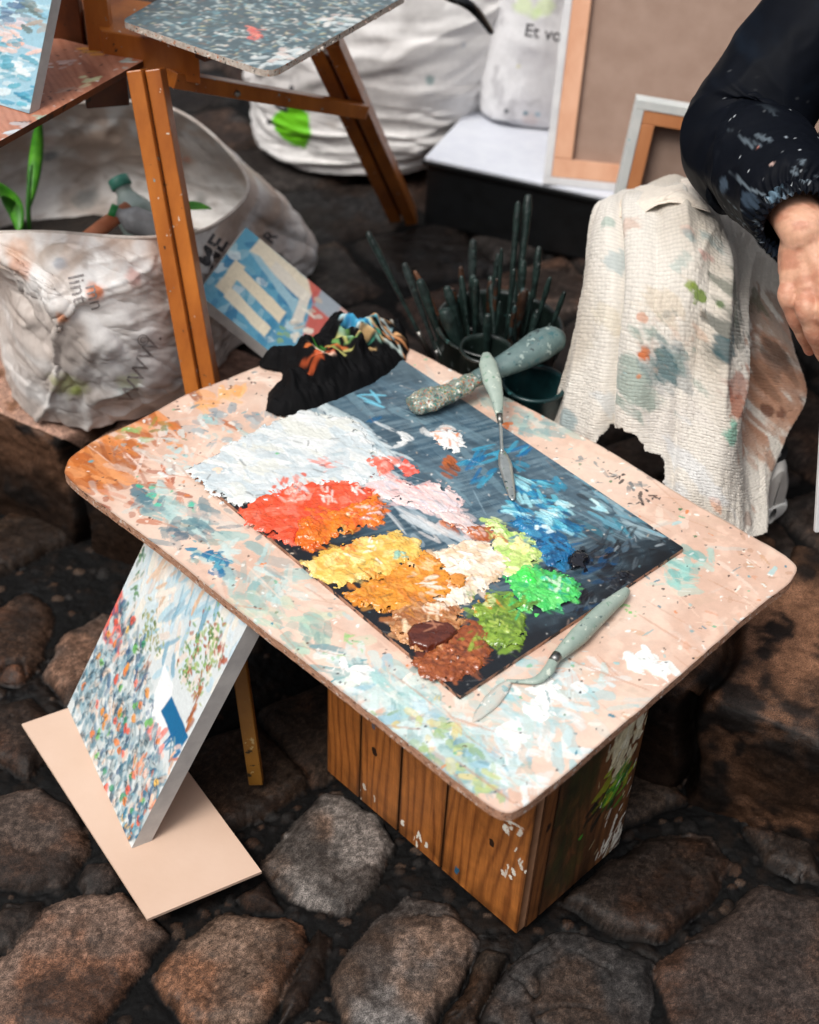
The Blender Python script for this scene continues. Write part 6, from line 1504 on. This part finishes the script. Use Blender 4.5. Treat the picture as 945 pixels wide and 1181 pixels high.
Ms = [G]; Gt = tube([pel + [0, 0, -.06], pel + [0, -.0, .06], (pel + chest) / 2, chest + [0, 0, .03], neck + [0, .01, -.05], neck + [0, 0, .0]], [.20, .205, .20, .20, .15, .075], 150, 160, .72)
Gt = wrinkle(Gt, .02, 3, 5, 515, True, .3); Go = tube([np.array([.93, 1.72, 1.02]), np.array([1.03, 1.6, .86]), np.array([1.07, 1.50, .74]), np.array([1.02, 1.36, .69]), np.array([.985, 1.29, .662])], [.088, .08, .078, .06, .036], 80, 90); Go = wrinkle(Go, .014, 6, 8, 517, True, .5)
VV = np.concatenate([q_.reshape(-1, 3) for q_ in (G, Gt, Go)]); Fa = []; o_ = 0
for q_ in (G, Gt, Go): Fa.append(grid_faces(q_.shape[0], q_.shape[1], True) + o_); o_ += q_.shape[0] * q_.shape[1]
base_c = lambda q_: np.broadcast_to(lin((16, 19, 26)), q_.shape).reshape(-1, 3)
jacket = raw_mesh('jacket', VV, np.concatenate(Fa), M_jack, body, np.concatenate([jr.reshape(-1, 3), base_c(Gt), base_c(Go)]))
body_loc = np.array(body.matrix_world.translation)
# trousers
def trouser(path, radii, seed):
    G_ = tube(path, radii, 90, 130); return wrinkle(G_, .014, 6, 9, seed, True, .4)
GA = trouser([pel + [-.06, .0, -.02], pel * .5 + knee * .5 + [0, 0, -.01], knee + [.02, .02, -.055], knee * .5 + ank * .5 + [.0, .015, -.02], ank + [0, .004, .015]], [.12, .085, .066, .056, .046], 520)
GB_ = trouser([pel + [.04, -.02, -.02], pel * .5 + knee_o * .5, knee_o + [0, 0, .0], knee_o * .5 + ank_o * .5, ank_o + [0, 0, .0]], [.12, .095, .078, .064, .055], 521)
GP = tube([pel + [0, .0, .08], pel + [0, .0, .0], pel + [0, 0, -.09]], [.17, .18, .13], 60, 30, .8)
VV = np.concatenate([q_.reshape(-1, 3) for q_ in (GA, GB_, GP)]); Fa = []; o_ = 0
for q_ in (GA, GB_, GP): Fa.append(grid_faces(q_.shape[0], q_.shape[1], True) + o_); o_ += q_.shape[0] * q_.shape[1]
raw_mesh('trousers', VV, np.concatenate(Fa), M_trou, body)
# shoes
M_shoe = smat('white_leather_shoe', (206, 204, 200), (186, 184, 180), rough=.5, scale=20, bump=.2, specks=[(150, 140, 130)], speck_t=.68); M_sole = smat('white_rubber_sole', (222, 222, 220), (206, 206, 204), rough=.6, bump=.1); M_sock = smat('black_lining', (14, 14, 16), rough=.8)
def shoe(an, heel, toe):
    heel, toe = np.asarray(heel), np.asarray(toe); ax = toe - heel; L_ = np.linalg.norm(ax); ax /= L_; sd_ = np.cross(ax, [0, 0, 1.]); sd_ /= np.linalg.norm(sd_)
    st_ = [(-.02, .001, .045), (-.012, .014, .058), (0.0, .024, .062), (.08, .034, .078), (.25, .036, .082), (.42, .038, .064), (.6, .044, .048), (.8, .046, .038), (.94, .034, .030), (1.0, .012, .018)]
    rows = []
    for (t, wd_, hh) in st_:
        c_ = heel + ax * L_ * t
        rows.append([c_ + sd_ * wd_ * math.cos(a_) * (1 if math.sin(a_) < .3 else .86) + np.array([0, 0, 1.]) * (hh * max(math.sin(a_), 0) ** .7 + .022 * (1 if math.sin(a_) >= 0 else math.cos(a_) ** 0 * .8)) for a_ in np.linspace(0, 2 * np.pi, 24, endpoint=False)])
    Gs = surf(np.array(rows), 60, 50, True)
    up_ = grid_obj('shoe', Gs, M_shoe, body, closed=True)
    rows = [[heel + ax * (L_ * (t * 1.03 - .015)) + sd_ * (wd_ + .005) * math.cos(a_) + np.array([0, 0, .012 + .013 * math.sin(a_)]) for a_ in np.linspace(0, 2 * np.pi, 20, endpoint=False)] for (t, wd_, hh) in st_]
    so = grid_obj('sole', surf(np.array(rows), 40, 50, True), M_sole, body, closed=True); so.parent = body
    tube_obj('shoe_collar', [heel + ax * L_ * .2 + [0, 0, .07], heel + ax * L_ * .2 + [0, 0, .096]], [.030, .031], M_sock, body, 24)
hl = W(884, 600, KZ + .03); 
_h = W(885, 600, KZ + .012); shoe(ank, _h, _h + np.array([-.10, .15, 0]))
shoe(ank_o, np.array([ank_o[0], ank_o[1] + .04, KZ]), np.array([ank_o[0] + .02, ank_o[1] - .2, KZ]))

# seat under the person (beyond the right edge)
stool = empty('folding_stool', (pel[0], pel[1], KZ), 'low folding stool with a dark cloth seat under the person', 'stool')
box_mesh('seat', (pel[0] - .17, pel[1] - .15, .375), (.34, 0, 0), (0, .30, 0), (0, 0, .02), M_trou, stool, .006)
for s1 in (-1, 1):
    for s2 in (-1, 1): bar('leg', (pel[0] + s1 * .15, pel[1] - s2 * .13, KZ - .01), (pel[0] + s1 * .15, pel[1] + s2 * .13, .375), .02, .012 , M_easel_d, stool, up=(1, 0, .01))

# ================================================================== TOWEL OVER THE KNEE
M_towel = vmat('white_waffle_towel', rough=.95, bump=.6, bscale=900, dist=.0012, vary=.08, sheen=.2, spec=.1, vscale=200)
TW = [
 [(690, 238, 1.70), (712, 226, 1.69), (748, 212, 1.68), (788, 206, 1.66), (830, 230, 1.64), (862, 262, 1.62), (905, 300, 1.62)],
 [(684, 252, 1.60), (706, 242, 1.56), (748, 236, 1.53), (795, 238, 1.52), (838, 285, 1.50), (858, 300, 1.55), (900, 335, 1.56)],
 [(676, 330, 1.52), (702, 325, 1.46), (748, 325, 1.425), (800, 330, 1.42), (842, 350, 1.42), (858, 360, 1.48), (914, 400, 1.47)],
 [(655, 415, 1.47), (690, 420, 1.41), (742, 430, 1.37), (800, 440, 1.355), (846, 450, 1.36), (860, 450, 1.43), (930, 455, 1.43)],
 [(638, 478, 1.44), (684, 490, 1.385), (742, 505, 1.34), (800, 520, 1.315), (850, 530, 1.32), (866, 520, 1.38), (908, 500, 1.40)],
 [(634, 545, 1.40), (684, 560, 1.35), (742, 575, 1.305), (802, 590, 1.275), (855, 598, 1.28), (874, 590, 1.33), (886, 552, 1.37)],
 [(634, 590, 1.38), (684, 605, 1.33), (742, 618, 1.285), (802, 622, 1.26), (856, 622, 1.265), (875, 612, 1.31), (884, 575, 1.36)]]
C3 = np.array([[D(*p) for p in row] for row in TW])
nu, nv = 420, 560
P = surf(C3, nu, nv)
Lu = np.linalg.norm(np.diff(P, axis=1), axis=-1).sum(1).mean(); Lv = np.linalg.norm(np.diff(P, axis=0), axis=-1).sum(0).mean()
u = np.linspace(0, Lu, nu)[None, :]; v = np.linspace(0, Lv, nv)[:, None]
nn_ = normals(P)
if (nn_[nv // 2, nu // 3] @ (EYE - P[nv // 2, nu // 3])) < 0: nn_ = -nn_
wf = .0007 * ((.55 + .45 * np.abs(np.sin(u / .0050 * np.pi + 2.5 * fbm(u * 25, v * 25, 606, 3) * 2))) * np.abs(np.sin(v / .0040 * np.pi + 5 * fbm(u * 22, v * 22, 607, 3))))
fr_ = 1 - np.abs(2 * fbm(u * 13 + v * 2.5, v * 2.2, 601, 2) - 1); fold = .022 * (fr_ ** 2.2 - .4) * sm(0, .14, v) * sm(1, .80, u / Lu) * sm(0, .08, u / Lu) + .010 * (fbm(u * 40 + v * 4, v * 7, 602, 3) - .5) * sm(1, .9, u / Lu)
un_ = u / Lu; fold = fold - .020 * np.exp(-((un_ - .20 - .05 * v / Lv) / .022) ** 2) * sm(.02, .25, v / Lv) + .012 * np.exp(-((un_ - .29 - .04 * v / Lv) / .05) ** 2) * sm(0, .3, v / Lv) - .012 * np.exp(-((un_ - .50 + .10 * v / Lv) / .02) ** 2) * sm(.35, .8, v / Lv)
P = P + nn_ * (wf + fold + .0015 * (fbm(u * 300, v * 300, 603, 2) - .5))[..., None]
hn = fbm(u * 9, v * 9, 604, 4)
rgb = mix(np.broadcast_to(lin((232, 226, 216)), P.shape), np.broadcast_to(lin((206, 196, 182)), P.shape), sm(.4, .7, hn))
rgb = rgb * .93 * (.80 + .2 * (wf / .0007))[..., None]
T4 = [(752, 440, .045, (70, 120, 110), .55), (768, 425, .022, (30, 90, 90), .8), (778, 430, .03, (90, 110, 120), .4), (742, 412, .010, (190, 100, 50), .95), (716, 432, .016, (130, 176, 196), .7), (731, 434, .005, (190, 110, 60), .8), (806, 330, .010, (120, 144, 50), .9), (816, 342, .011, (110, 136, 46), .9), (796, 325, .006, (130, 150, 60), .8), (825, 352, .008, (90, 120, 50), .8),
      (735, 368, .005, (200, 130, 90), .6), (772, 395, .03, (196, 150, 120), .35), (790, 415, .02, (180, 120, 90), .4), (650, 485, .014, (100, 140, 150), .6), (765, 345, .025, (200, 180, 150), .4), (762, 366, .008, (110, 120, 120), .4), (700, 375, .03, (214, 200, 170), .3), (826, 590, .008, (226, 130, 60), .4),
      (850, 390, .03, (60, 70, 66), .75), (852, 340, .03, (80, 90, 80), .7), (846, 405, .018, (20, 70, 80), .8), (856, 470, .02, (150, 84, 56), .8), (856, 440, .02, (140, 80, 60), .7), (853, 495, .016, (110, 170, 150), .8), (862, 520, .02, (190, 180, 170), .3), (885, 380, .07, (140, 112, 94), .8), (905, 430, .07, (166, 122, 98), .8), (890, 480, .07, (180, 136, 110), .8), (900, 478, .010, (90, 50, 40), .7), (882, 470, .008, (84, 50, 40), .7), (925, 460, .009, (60, 40, 36), .7), (890, 430, .03, (96, 70, 56), .5), (875, 340, .02, (90, 90, 70), .7), (900, 400, .02, (70, 60, 54), .6), (865, 560, .012, (196, 186, 180), .4), (868, 595, .010, (150, 110, 90), .5),
      (720, 255, .014, (190, 150, 130), .5), (700, 250, .008, (110, 150, 140), .5), (780, 300, .010, (90, 150, 150), .3), (790, 262, .012, (196, 160, 146), .5), (812, 268, .02, (90, 130, 136), .5), (826, 300, .012, (196, 130, 120), .5), (695, 330, .004, (130, 90, 80), .8), (712, 300, .012, (110, 150, 160), .4), (700, 470, .02, (190, 200, 206), .4), (770, 500, .04, (206, 200, 196), .3), (780, 560, .05, (214, 220, 226), .4)]
for (x, y, r_, c_, a_) in T4: stain(P, rgb, x, y, r_, c_, a_, int(x * 3 + y), 55, 1.7)
# torn corner
a1, b1 = proj(P.reshape(-1, 3)); a1 = a1.reshape(P.shape[:2]); b1 = b1.reshape(P.shape[:2])
rg_ = (fbm(u * 220, v * 220, 605, 3) - .5) * 7
hole = pdist(a1, b1, [(676, 522), (690, 508), (705, 489), (722, 496), (736, 505), (744, 520), (767, 529), (765, 550), (766, 640), (640, 640), (600, 560)])[0]
gone = (hole + rg_ * (hole < 14)) > 0
low_left = (a1 < 700) & (b1 > 532)
keepv = ~(gone | low_left)
fm = keepv[:-1, :-1] & keepv[1:, :-1] & keepv[:-1, 1:] & keepv[1:, 1:]
tw = grid_obj('stained_towel', P, M_towel, None, rgb, None, thick=.0022, fmask=fm)
tag(tw, "off-white waffle towel stained with paint, draped over the person's knee below the dark sleeve", 'towel')
# loose cloth flap lying over its top
FL = [[(714, 226, 1.66), (740, 216, 1.655), (765, 212, 1.65), (790, 208, 1.64), (806, 214, 1.63)],
      [(708, 240, 1.58), (735, 230, 1.555), (764, 224, 1.54), (788, 222, 1.535), (812, 232, 1.53)],
      [(708, 252, 1.545), (736, 250, 1.52), (762, 236, 1.515), (782, 235, 1.51), (818, 246, 1.51)]]
C3 = np.array([[D(*p) + np.array([0, -.006, .004]) for p in row] for row in FL]); P = surf(C3, 160, 70); P = wrinkle(P, .004, 14, 10, 620)
rgb = sack_cols(P, (230, 220, 206), (206, 186, 166), 621, 20)
fl = grid_obj('cloth_flap', P, M_towel, None, rgb, None, thick=.0012); tag(fl, 'small cream cloth flap lying on top of the stained towel beside the sleeve', 'cloth')

# ================================================================== WHITE CARD AT THE RIGHT EDGE
ca, cb_ = D(938, 612, 1.16), D(946, 470, 1.20)
ux = np.array([1, .12, 0]); ux /= np.linalg.norm(ux); vx = cb_ - ca
wc = empty('white_panel', ca, 'white panel standing upright, only its edge showing at the right border of the picture', 'panel')
box_mesh('sheet', ca, ux * .24, vx, np.cross(ux, vx) / np.linalg.norm(np.cross(ux, vx)) * .006, M_white, wc, .001)
box_mesh('foot', (ca[0] + .10, ca[1] + .01, KZ - .06), (.02, 0, 0), (0, .015, 0), (0, 0, ca[2] - KZ + .10), M_strw, wc, .001)
